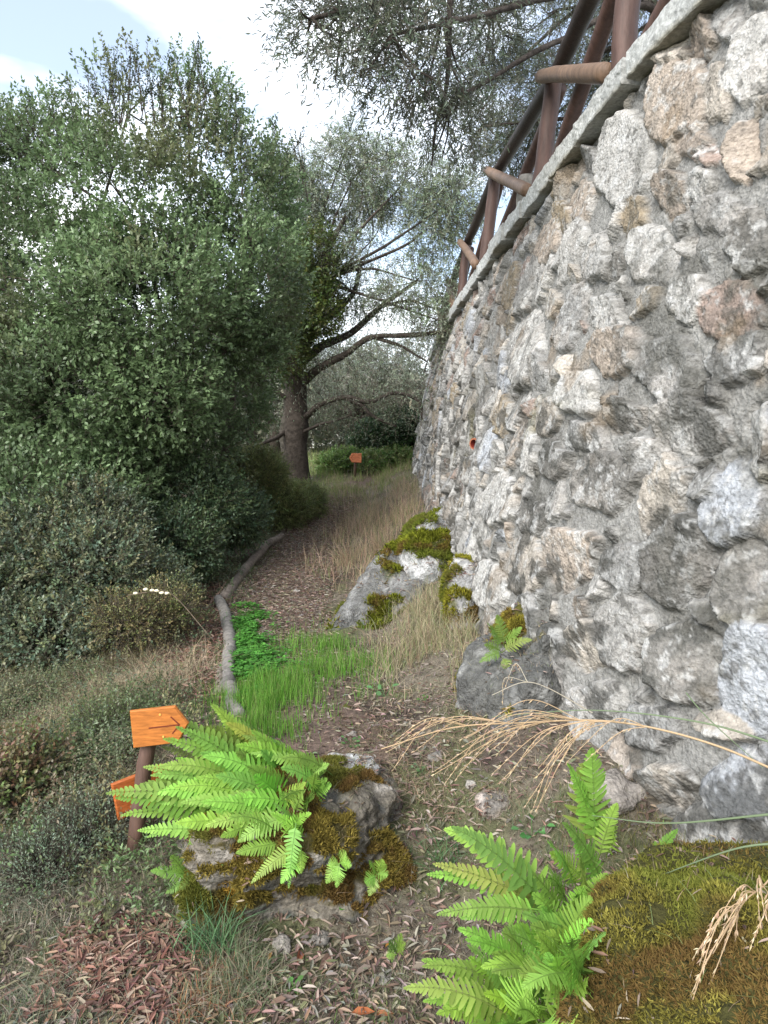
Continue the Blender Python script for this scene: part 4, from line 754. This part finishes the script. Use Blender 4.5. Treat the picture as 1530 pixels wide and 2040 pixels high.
x, y = polar(110000, r1=13); k = len(x); p = Gp(x, y)+A([0, 0, .004]); th = rng.uniform(0, 6.28, k)
mb = MB(); leaves(mb, p, np.stack([np.cos(th), np.sin(th), rng.normal(.2, .5, k)], -1), norm(rng.normal(0, .8, (k, 3))+A([0, 0, 1])), rng.uniform(.005, .018, k), rng.uniform(.003, .006, k), pick([(.16, .12, .09), (.26, .22, .17), (.09, .065, .05), (.13, .16, .06), (.34, .3, .25), (.2, .14, .1)], k, .25), False)
tag(mb.build('crumbled_debris', M['dry']), kind='stuff', label='crumbs of leaf, soil and moss over the ground')
# litter and straw caught on the boulders
mb = MB()
for (Vv, Vn, mr_) in BV[:12]:
    ok = Vn[:, 2] > .35; c_ = np.nonzero(ok)[0]; k = int(2600*min(1, mr_*1.2)**1.5) if len(c_) else 0
    if k < 20: continue
    i_ = rng.choice(c_, k); p = Vv[i_]+Vn[i_]*.008; keep = fbm(p*5+200, 3) > -.05; p = p[keep]; nv = Vn[i_][keep]; k = len(p); th = rng.uniform(0, 6.28, k)
    leaves(mb, p, norm(np.stack([np.cos(th), np.sin(th), rng.normal(0, .2, k)], -1)), norm(nv+rng.normal(0, .25, (k, 3))), rng.uniform(.02, .045, k), rng.uniform(.004, .010, k), pick([(.24, .165, .13), (.17, .115, .09), (.32, .25, .2), (.12, .085, .07), (.36, .30, .22)], k, .2), True, .3, .1)
    j_ = rng.choice(c_, k*2); blades(mb, Vv[j_], rng.uniform(.02, .08, 2*k), .0018, lean(2*k, 1.6), pick([(.36, .3, .2), (.16, .2, .08), (.25, .18, .12)], 2*k), up=.5)
tag(mb.build('leaf_litter', M['dry']), kind='stuff', label='fallen leaves and straw caught on the boulders')
# fine straw and stalks lying about
x, y = polar(80000, r1=16); dens = .35+.6*sst(-.1, .35, fbm(q2(x, y, 1.4, 50), 3))-.5*onpath(x, y); ok = rng.random(len(x)) < dens; x, y = x[ok], y[ok]; k = len(x)
mb = MB(); blades(mb, Gp(x, y), rng.uniform(.02, .07, k), rng.uniform(.0016, .003, k), lean(k, 1.9), pick([(.36, .30, .22), (.28, .24, .19), (.42, .37, .28), (.22, .18, .14)], k, .15), up=.45)
tag(mb.build('straw', M['dry']), kind='stuff', label='dry straw and stalks strewn over the ground')

# short sparse grass
x, y = polar(65000, r1=24); nf = fbm(q2(x, y, 1.7, 80), 4); dens = sst(-.25, .35, nf)*.9-.9*onpath(x, y)*(y > 5)+.25*(y > 9); ok = rng.random(len(x)) < dens; x, y = x[ok], y[ok]; k = len(x)
far_ = np.clip(y/8, 1, 2.4)
mb = MB(); blades(mb, Gp(x, y), rng.uniform(.015, .055, k)*far_, rng.uniform(.002, .0038, k)*far_, lean(k, .9), pick([(.10, .14, .045), (.14, .17, .06), (.08, .12, .05), (.19, .19, .09), (.22, .20, .12)], k, .18))
tag(mb.build('short_grass', M['grass']), kind='stuff', label='short sparse green grass between the litter')

# creeping small-leaved ground cover on the left slope
x, y = polar(260000, 1.3, 8.5, -44, -2); nf = fbm(q2(x, y, 1.3, 120), 4); xl = np.interp(y, [1.3, 2.2, 3, 4, 6, 8], [-.55, -.8, -.85, -1.15, -1.9, -2])
zone = sst(.0, -.5, x-xl)*(.08+1.0*sst(-.15, .25, nf))*np.interp(y, [1.3, 2.2, 2.7, 3.2, 8], [.16, .25, .6, 1, 1]); ok = rng.random(len(x)) < zone; x, y, nf = x[ok], y[ok], nf[ok]; k = len(x)
hgt = .17*sst(-.3, .45, fbm(q2(x, y, 2.6, 33), 3))*sst(2.2, 3.2, y)+.02; p = Gp(x, y); p[:, 2] += hgt*rng.random(k)**.4+.006
cA = pick([(.12, .155, .065), (.15, .18, .08), (.10, .14, .07), (.19, .20, .10), (.22, .17, .11)], k, .2); bl = sst(.0, .5, fbm(q2(x, y, 1.0, 300), 3))[:, None]; bl = bl*sst(3.4, 2.4, y)[:, None]; cA = cA*(1-bl)+A([.12, .15, .12])*bl
mb = MB(); leaves(mb, p, rng.normal(0, 1, (k, 3))*A([1, 1, .4]), norm(rng.normal(0, .45, (k, 3))+A([0, 0, 1])), rng.uniform(.008, .018, k), rng.uniform(.006, .010, k), cA, False, curl=.1)
tag(mb.build('creeping_groundcover', M['leaf']), kind='stuff', label='low creeping small-leaved ground cover on the left slope')
cx, cy = polar(150, 2.5, 7.5, -40, -8); ok = cx < np.interp(cy, [1.3, 3, 6], [-.6, -.95, -1.7]); cx, cy = cx[ok], cy[ok]
idx = rng.integers(0, len(cx), 6500); rr_ = (.06+.065*cy)[idx]; th = rng.uniform(0, 6.28, 6500); ra_ = rr_*rng.random(6500)**.6; x = cx[idx]+ra_*np.cos(th); y = cy[idx]+ra_*np.sin(th)
p = Gp(x, y); p[:, 2] += rng.random(6500)*.85*(rr_-ra_)*(.5+.9*rng.random(len(cx))[idx]); cl = pick([(.12, .165, .07), (.15, .19, .10), (.13, .18, .11), (.20, .20, .10), (.2, .16, .1)], len(cx), .2)[idx]*(1+rng.normal(0, .15, (6500, 1)))
mb = MB(); mw = MB(); twigs(mb, mb, p, rng.normal(0, .6, (6500, 3))+A([0, 0, .55]), rng.uniform(.05, .13, 6500), 9, .022, .010, [(.1, .1, .1)], colk=cl, tw=.0012)
tag(mb.build('tangled_weeds', M['leaf']), kind='stuff', label='tangled low weeds in uneven mounds on the left')
# thin runners and stems through it
x, y = polar(6500, 1.3, 8, -44, -4); ok = x < np.interp(y, [1.3, 3, 6], [-.5, -.8, -1.5]); x, y = x[ok], y[ok]; k = len(x)
mb = MB(); blades(mb, Gp(x, y), rng.uniform(.06, .2, k), .0022, lean(k, 1.6), pick([(.30, .27, .19), (.19, .20, .12), (.15, .19, .13), (.36, .31, .22)], k), up=.6)
tag(mb.build('trailing_stems', M['grass']), kind='stuff', label='thin trailing stems tangled in the ground cover')

def patch(name, poly, k, h, wd, ln, cols, label, mat='grass', up=1, b=None, mound=0):
    x, y = region(poly, k); je = .035*y[:, None]*rng.normal(0, 1, (len(x), 2)) if len(x) else 0; x = x+je[:, 0]; y = y+je[:, 1]; ok = x < xwall(y)-.03; x, y = x[ok], y[ok]; k = len(x); m = fbm(q2(x, y, 4, 7), 3); ok = m+rng.normal(0, .12, k) > -.12; x, y, m = x[ok], y[ok], m[ok]; k = len(x)
    hs = np.clip(.75+1.1*m, .45, 1.4)
    mb = MB(); blades(mb, Gp(x, y), rng.uniform(*h, k)*hs, rng.uniform(*wd, k), lean(k, ln, b), pick(cols, k, .15), up=up); return tag(mb.build(name, M[mat]), kind='stuff', label=label)
BG = [(.11, .29, .035), (.14, .33, .04), (.19, .36, .06), (.10, .23, .035), (.22, .30, .09)]
patch('bright_grass', [(485,1400),(560,1340),(575,1400),(560,1480),(520,1500),(490,1440)], 3800, (.07, .17), (.0025, .0045), .35, BG, 'bright green fresh grass at the near end of the path')
patch('bright_grass', [(595,1270),(640,1260),(715,1320),(700,1380),(640,1400),(590,1380)], 3600, (.05, .15), (.0025, .004), .35, BG, 'bright green grass patch below the slanting outcrop')
patch('bright_grass', [(520,1260),(600,1270),(620,1420),(540,1440),(500,1330)], 1700, (.02, .07), (.003, .004), .6, BG+[(.13, .2, .05)], 'low green grass across the path dip')
DR = [(.42, .30, .22), (.50, .38, .27), (.32, .22, .16), (.40, .34, .22), (.2, .24, .1)]
patch('dry_grass', [(670,1150),(690,1070),(760,1000),(825,960),(830,1040),(770,1090),(710,1180)], 6000, (.12, .40), (.0025, .0045), .9, DR, 'pinkish dry grass leaning over the path from the wall', 'dry')
patch('dry_grass', [(760,1300),(830,1170),(940,1200),(980,1330),(900,1380),(800,1370)], 4800, (.08, .26), (.002, .004), 1.0, [(.40, .34, .23), (.34, .30, .19), (.3, .22, .15), (.22, .26, .12)], 'straw-coloured grass on the slope below the wall', 'dry')
patch('dry_grass', [(0,1360),(240,1300),(400,1330),(380,1400),(200,1440),(0,1500)], 7000, (.08, .26), (.0018, .003), 1.3, [(.38, .32, .22), (.44, .36, .24)], 'pale bent grass stems on the left slope', 'dry', up=.7)
patch('dry_grass', [(0,1480),(200,1440),(420,1500),(260,1640),(60,1680)], 3500, (.05, .2), (.0014, .0024), 1.5, [(.38, .33, .24), (.30, .24, .17), (.16, .2, .09)], 'dry stems straggling over the green cover left of the signpost', 'dry', up=.6)
patch('dry_grass', [(0,1700),(200,1640),(330,1800),(300,1930),(60,1960)], 3500, (.05, .16), (.0016, .0026), 1.5, [(.36, .32, .24), (.30, .26, .2), (.42, .38, .3)], 'pale straw tangled in the weeds at the lower left', 'dry', up=.6)
patch('dry_grass', [(700,1420),(900,1350),(1030,1390),(1080,1600),(860,1640),(690,1500)], 5500, (.03, .13), (.0015, .0026), 1.7, DR+[(.2, .14, .1), (.15, .11, .09), (.14, .18, .07)], 'thin brown roots and stems over the bare slope', 'dry', up=.4)
patch('green_grass', [(560,1000),(640,955),(830,930),(840,960),(720,985),(600,1015)], 6500, (.06, .22), (.004, .007), .8, [(.18, .24, .07), (.24, .28, .10), (.34, .30, .17), (.14, .2, .06), (.3, .24, .16)], 'long green and straw grass on the rise at the path end')
patch('green_grass', [(600,960),(640,915),(850,905),(850,935),(700,945)], 7000, (.10, .34), (.006, .011), .7, [(.18, .25, .07), (.25, .30, .10), (.34, .31, .18), (.13, .22, .06)], 'tall grass around the distant small sign')
patch('moss_grass', [(1150,1590),(1350,1590),(1530,1670),(1530,1780),(1300,1720),(1150,1660)], 2600, (.02, .08), (.0015, .0025), 1.2, [(.14, .18, .06), (.3, .26, .17), (.2, .15, .07), (.18, .2, .04)], 'moss and thin grass along the wall foot at right')
patch('moss_grass', [(900,1270),(960,1260),(980,1380),(930,1390)], 900, (.03, .09), (.002, .003), .6, [(.12, .18, .05), (.2, .22, .08)], 'fresh thin grass by the small wall ferns')
patch('brown_grass', [(310,1940),(400,1900),(420,2010),(300,2040)], 900, (.05, .12), (.003, .006), 1.2, [(.30, .15, .08), (.24, .12, .07), (.36, .22, .13)], 'rusty dried fern and grass tuft stuff at the bottom left', 'dry', up=.6)
patch('brown_grass', [(170,1850),(290,1830),(300,1920),(180,1960)], 800, (.03, .08), (.004, .007), 1.5, [(.20, .11, .09), (.26, .16, .13)], 'reddish brown dead leaves and stalks on the left', 'dry', up=.4)
patch('sprawling_grass', [(620,1990),(760,1900),(900,1900),(900,2040),(640,2040)], 1200, (.02, .08), (.002, .003), 1.3, [(.14, .18, .08), (.3, .26, .18)], 'sparse sprawling grass at the bottom centre', up=.6)
patch('sprawling_grass', [(300,1820),(560,1850),(640,1990),(420,2040),(330,1900)], 2600, (.05, .16), (.002, .0035), 1.2, [(.13, .18, .09), (.2, .22, .13), (.3, .27, .19)], 'loose green grass below the mossy boulder', up=.7)
patch('sprawling_grass', [(0,1600),(250,1660),(380,1790),(330,1920),(200,2030),(0,2030)], 11000, (.03, .12), (.0018, .0028), 1.3, [(.12, .16, .10), (.2, .22, .15), (.28, .27, .2), (.1, .13, .08)], 'wispy grey-green grass on the lower left', up=.6)
patch('sprawling_grass', [(870,1700),(960,1620),(1080,1640),(1100,1760),(900,1830)], 1500, (.05, .14), (.002, .003), 1.2, [(.13, .19, .10), (.18, .22, .12), (.3, .26, .18)], 'wispy green grass behind the right fern clump', up=.6)
patch('undergrowth_grass', [(330,1160),(430,1130),(430,1230),(390,1320),(300,1290)], 1500, (.06, .25), (.002, .004), 1.2, [(.3, .25, .16), (.36, .3, .2), (.16, .18, .08)], 'dry stems between shrubs and logs', 'dry', up=.7)

# clover strip beside the logs
x, y = region([(468,1215),(520,1235),(525,1300),(515,1370),(480,1390),(472,1330)], 5200); k = len(x); x = x+rng.normal(0, .07, k); y = y+rng.normal(0, .15, k); k = 5000; tq = rng.random(k); g0 = hit(A([492., 497, 503]), A([1218., 1300, 1385])); x = np.interp(tq, [0, .5, 1], g0[:, 0]); y = np.interp(tq, [0, .5, 1], g0[:, 1]); of = rng.normal(0, 1, k)*(.105+.05*fbm(np.stack([tq*5, 0*tq, 0*tq], -1), 2)); x = x+of+.05*fbm(np.stack([tq*4+9, 0*tq, 0*tq], -1), 2); y = y+rng.normal(0, .12, k); ok = (fbm(q2(x, y, 6, 99), 3) > -.22) & (of > -.15); x, y = x[ok], y[ok]; k = len(x); p = Gp(x, y); p[:, 2] += rng.uniform(.0, .075, k)*np.clip(.7+fbm(q2(x, y, 4, 12), 3), .2, 1.4); mb = MB(); cl = pick([(.08, .25, .04), (.11, .32, .05), (.06, .18, .03)], k, .15)
for a_ in range(3):
    th = rng.uniform(0, .6, k)+a_*2.09; leaves(mb, p, np.stack([np.cos(th), np.sin(th), rng.normal(.1, .15, k)], -1), norm(rng.normal(0, .3, (k, 3))+A([0, 0, 1])), rng.uniform(.014, .024, k), rng.uniform(.013, .02, k), cl, True, .1, .1)
blades(mb, Gp(x, y), rng.uniform(.02, .08, k), .0015, lean(k, .2), (.1, .22, .04)); tag(mb.build('clover', M['fern']), kind='stuff', label='bright green clover strip beside the pale log')

# individual tufts
def tuft(u, v, k, h, wd, ln, cols, label, b=None, up=1, spread=.05):
    g = gl(u, v); x = g[0]+rng.normal(0, spread, k); y = g[1]+rng.normal(0, spread, k); mb = MB(); blades(mb, Gp(x, y), rng.uniform(h*.5, h, k), wd, lean(k, ln, b), pick(cols, k), up=up, seg=5); o = mb.build('grass_tuft', M['grass']); tag(o, label, 'grass tuft', 'grass tufts'); return o
BLG = [(.09, .18, .07), (.12, .22, .10), (.07, .15, .07)]
tuft(425, 1900, 130, .26, .0045, 1.1, BLG, 'long-bladed blue-green grass tuft in front of the mossy boulder', up=.8)
tuft(880, 1730, 90, .16, .0035, 1.2, BLG, 'small blue-green grass tuft left of the right fern clump', up=.8)
tuft(670, 1300, 120, .2, .003, .4, BG, 'upright bright green grass tuft below the outcrop moss')
tuft(250, 1500, 80, .2, .004, 1.1, [(.13, .18, .10), (.10, .15, .09)], 'grey-green grass tuft just behind the lower arrow board', up=.8)
tuft(640, 1560, 30, .10, .003, .7, [(.14, .24, .06)], 'tiny yellow-green grass tuft on the boulder top')
tuft(760, 1110, 160, .5, .004, .8, DR, 'tall pinkish dry grass tuft leaning from the wall foot onto the path', b=(-.4, -.2, 0))
tuft(690, 1130, 140, .42, .004, .8, DR, 'dry pinkish grass tuft at the right edge of the brown path', b=(-.3, -.2, 0))

# arching dry seed stalks in front of the wall
def seedstalk(pts, r, label, sprays, c=(.50, .36, .22)):
    root = empty('dry_grass_stalk'); tag(root, label, 'grass stalk', 'arching dry grass stalks'); mb = MB(); cp = curve(pts, 50); tube(mb, cp, np.linspace(r, r*.5, 50), 6, c, cap=False); mb.build('stem', M['dry'], root, True)
    mb = MB()
    for (f, e, w_) in sprays:
        st2 = cp[int(f*49)]; e = A(e)
        for q_ in range(w_):
            ee = e+rng.normal(0, .025, 3); m_ = (st2+ee)/2+A([0, 0, .05])+rng.normal(0, .012, 3); sp = curve([st2, m_, ee], 14); tube(mb, sp, np.linspace(.0014, .0008, 14), 4, c, cap=False)
            k = 26; ti = rng.integers(4, 14, k); pp2 = sp[ti]; dd = norm(ee-m_)+rng.normal(0, .16, (k, 3)); leaves(mb, pp2, dd, rng.normal(0, 1, (k, 3)), rng.uniform(.010, .02, k), .003, pick([(.50, .38, .25), (.60, .48, .34), (.42, .30, .2)], k), False)
    mb.build('seed_head', M['dry'], root); rebase(root, cp[0]); return root
seedstalk([P(1600,1560,1.75), P(1440,1490,1.85), P(1300,1450,1.95), P(1180,1435,2.0), P(1040,1440,2.05), P(900,1450,2.1), P(760,1492,2.15)], .0035, 'long arching straw-coloured seed stalk crossing in front of the wall',
          [(.62, P(880,1535,2.1), 3), (.66, P(920,1540,2.08), 2), (.5, P(1050,1600,2.0), 4), (.52, P(1000,1560,2.0), 3), (.7, P(800,1480,2.12), 3), (.55, P(940,1470,2.05), 4), (.8, P(780,1490,2.12), 3), (.45, P(1080,1540,1.95), 3), (.6, P(960,1500,2.05), 3), (.35, P(1150,1500,1.95), 2)])
seedstalk([P(1600,1660,1.5), P(1530,1755,1.4), P(1480,1800,1.35), P(1420,1900,1.3)], .0022, 'short dry seed stalk hanging in from the right edge over the moss', [(.5, P(1430,1870,1.32), 3), (.7, P(1370,1960,1.28), 4), (.4, P(1500,1830,1.33), 3), (.6, P(1400,1930,1.3), 2)])
seedstalk([P(1180,1420,2.6), P(1090,1370,2.6), P(1040,1360,2.6), P(980,1385,2.6)], .0022, 'small pale seed stalk above the long one against dark rock', [(.6, P(990,1384,2.6), 2)], (.5, .45, .36))
# thin green canes leaning across at right
for pts, lab in (([(1600,1500,1.7),(1400,1440,1.9),(1180,1415,2.1),(980,1428,2.3)], 'long thin green grass blade arching above the dry stalk'), ([(1560,1620,1.6),(1330,1640,1.8),(1180,1625,1.95)], 'thin green blade lying along the wall foot'), ([(1600,1680,1.5),(1470,1690,1.55),(1300,1750,1.7)], 'broad dull green blade entering from the right edge'), ([(1330,1330,2.6),(1400,1420,2.3),(1520,1530,2.0)], 'thin stem slanting down across the pale stones')):
    mb = MB(); tube(mb, curve([P(*t_) for t_ in pts], 40), np.linspace(.0035, .001, 40), 5, (.20, .26, .15), cap=False); tag(mb.build('tall_grass', M['grass'], None, True), lab, 'grass blade')
# small leafy herbs
def herb(u, v, k, l_, c, label, h=.05):
    g = gl(u, v); mb = MB(); th = rng.uniform(0, 6.28, k); r = rng.uniform(.2, 1, k)*h; p = g+np.stack([r*np.cos(th), r*np.sin(th), rng.uniform(.2, 1, k)*h], -1)
    leaves(mb, p, np.stack([np.cos(th), np.sin(th), .3+0*th], -1), norm(rng.normal(0, .3, (k, 3))+A([0, -.4, 1])), l_*rng.uniform(.7, 1.1, k), l_*.75, pick([c], k), True, .1, .15)
    for a in p: tube(mb, [g, (g+a)/2+A([0, 0, .01]), a], .0012, 4, c, cap=False)
    tag(mb.build('herb', M['fern']), label, 'herb', 'small leafy herbs')
herb(768, 1392, 4, .045, (.12, .27, .10), 'pale green broad-leaved seedling on the dry slope', .09)
herb(845, 1400, 6, .022, (.10, .24, .05), 'small green herb right of the broad-leaved seedling', .04)
herb(692, 1800, 4, .05, (.12, .32, .06), 'round bright leaf plant below the two rosette ferns', .05)
herb(840, 1545, 14, .02, (.12, .20, .09), 'flat grey-green weed rosette on the trodden slope', .04)
herb(700, 1490, 18, .025, (.09, .19, .06), 'dark green weed behind the lichen rock', .05)
herb(585, 1975, 8, .022, (.11, .26, .06), 'little green weed at the bottom edge', .03)
herb(130, 1590, 9, .045, (.13, .20, .06), 'round-leaved mallow plant at the left edge', .08)
herb(40, 1560, 12, .04, (.17, .19, .06), 'yellowing bramble sprig at the far left edge', .1)
herb(980, 1350, 16, .03, (.07, .17, .06), 'dark green herb below the wall ferns', .09)
herb(1060, 1670, 10, .035, (.10, .26, .08), 'soft green herb between the right fern fronds', .07)
herb(480, 1250, 16, .03, (.12, .34, .05), 'lush herb at the far end of the clover strip', .07)
# white bracket fungi in the shrubs
for i_, (u, v) in enumerate([(270,1182),(290,1174),(303,1176),(312,1177),(322,1181),(333,1182)]):
    q_ = P(u, v, 5.05); V, F = ICO[4]; Vb = V*A([.018, .013, .010])*(1+.25*fbm(V*2+i_*3, 2)[:, None])+q_; mb = MB(); mb.add(Vb, F, (.72, .66, .48))
    tag(mb.build('bracket_fungus', M['clay'], None, True), 'cream bracket fungus in a row on a dead twig, '+['leftmost of the row','second from the left','third from the left','fourth from the left','second from the right','rightmost of the row'][i_], 'fungus', 'row of cream fungi on a twig')
mb = MB(); tube(mb, curve([P(255,1186,5.08), P(300,1180,5.08), P(345,1186,5.08), P(420,1270,5.0)], 24), .004, 6, (.14, .11, .08)); tag(mb.build('fallen_twig', M['log'], None, True), 'thin dead twig bearing the cream fungi', 'twig')
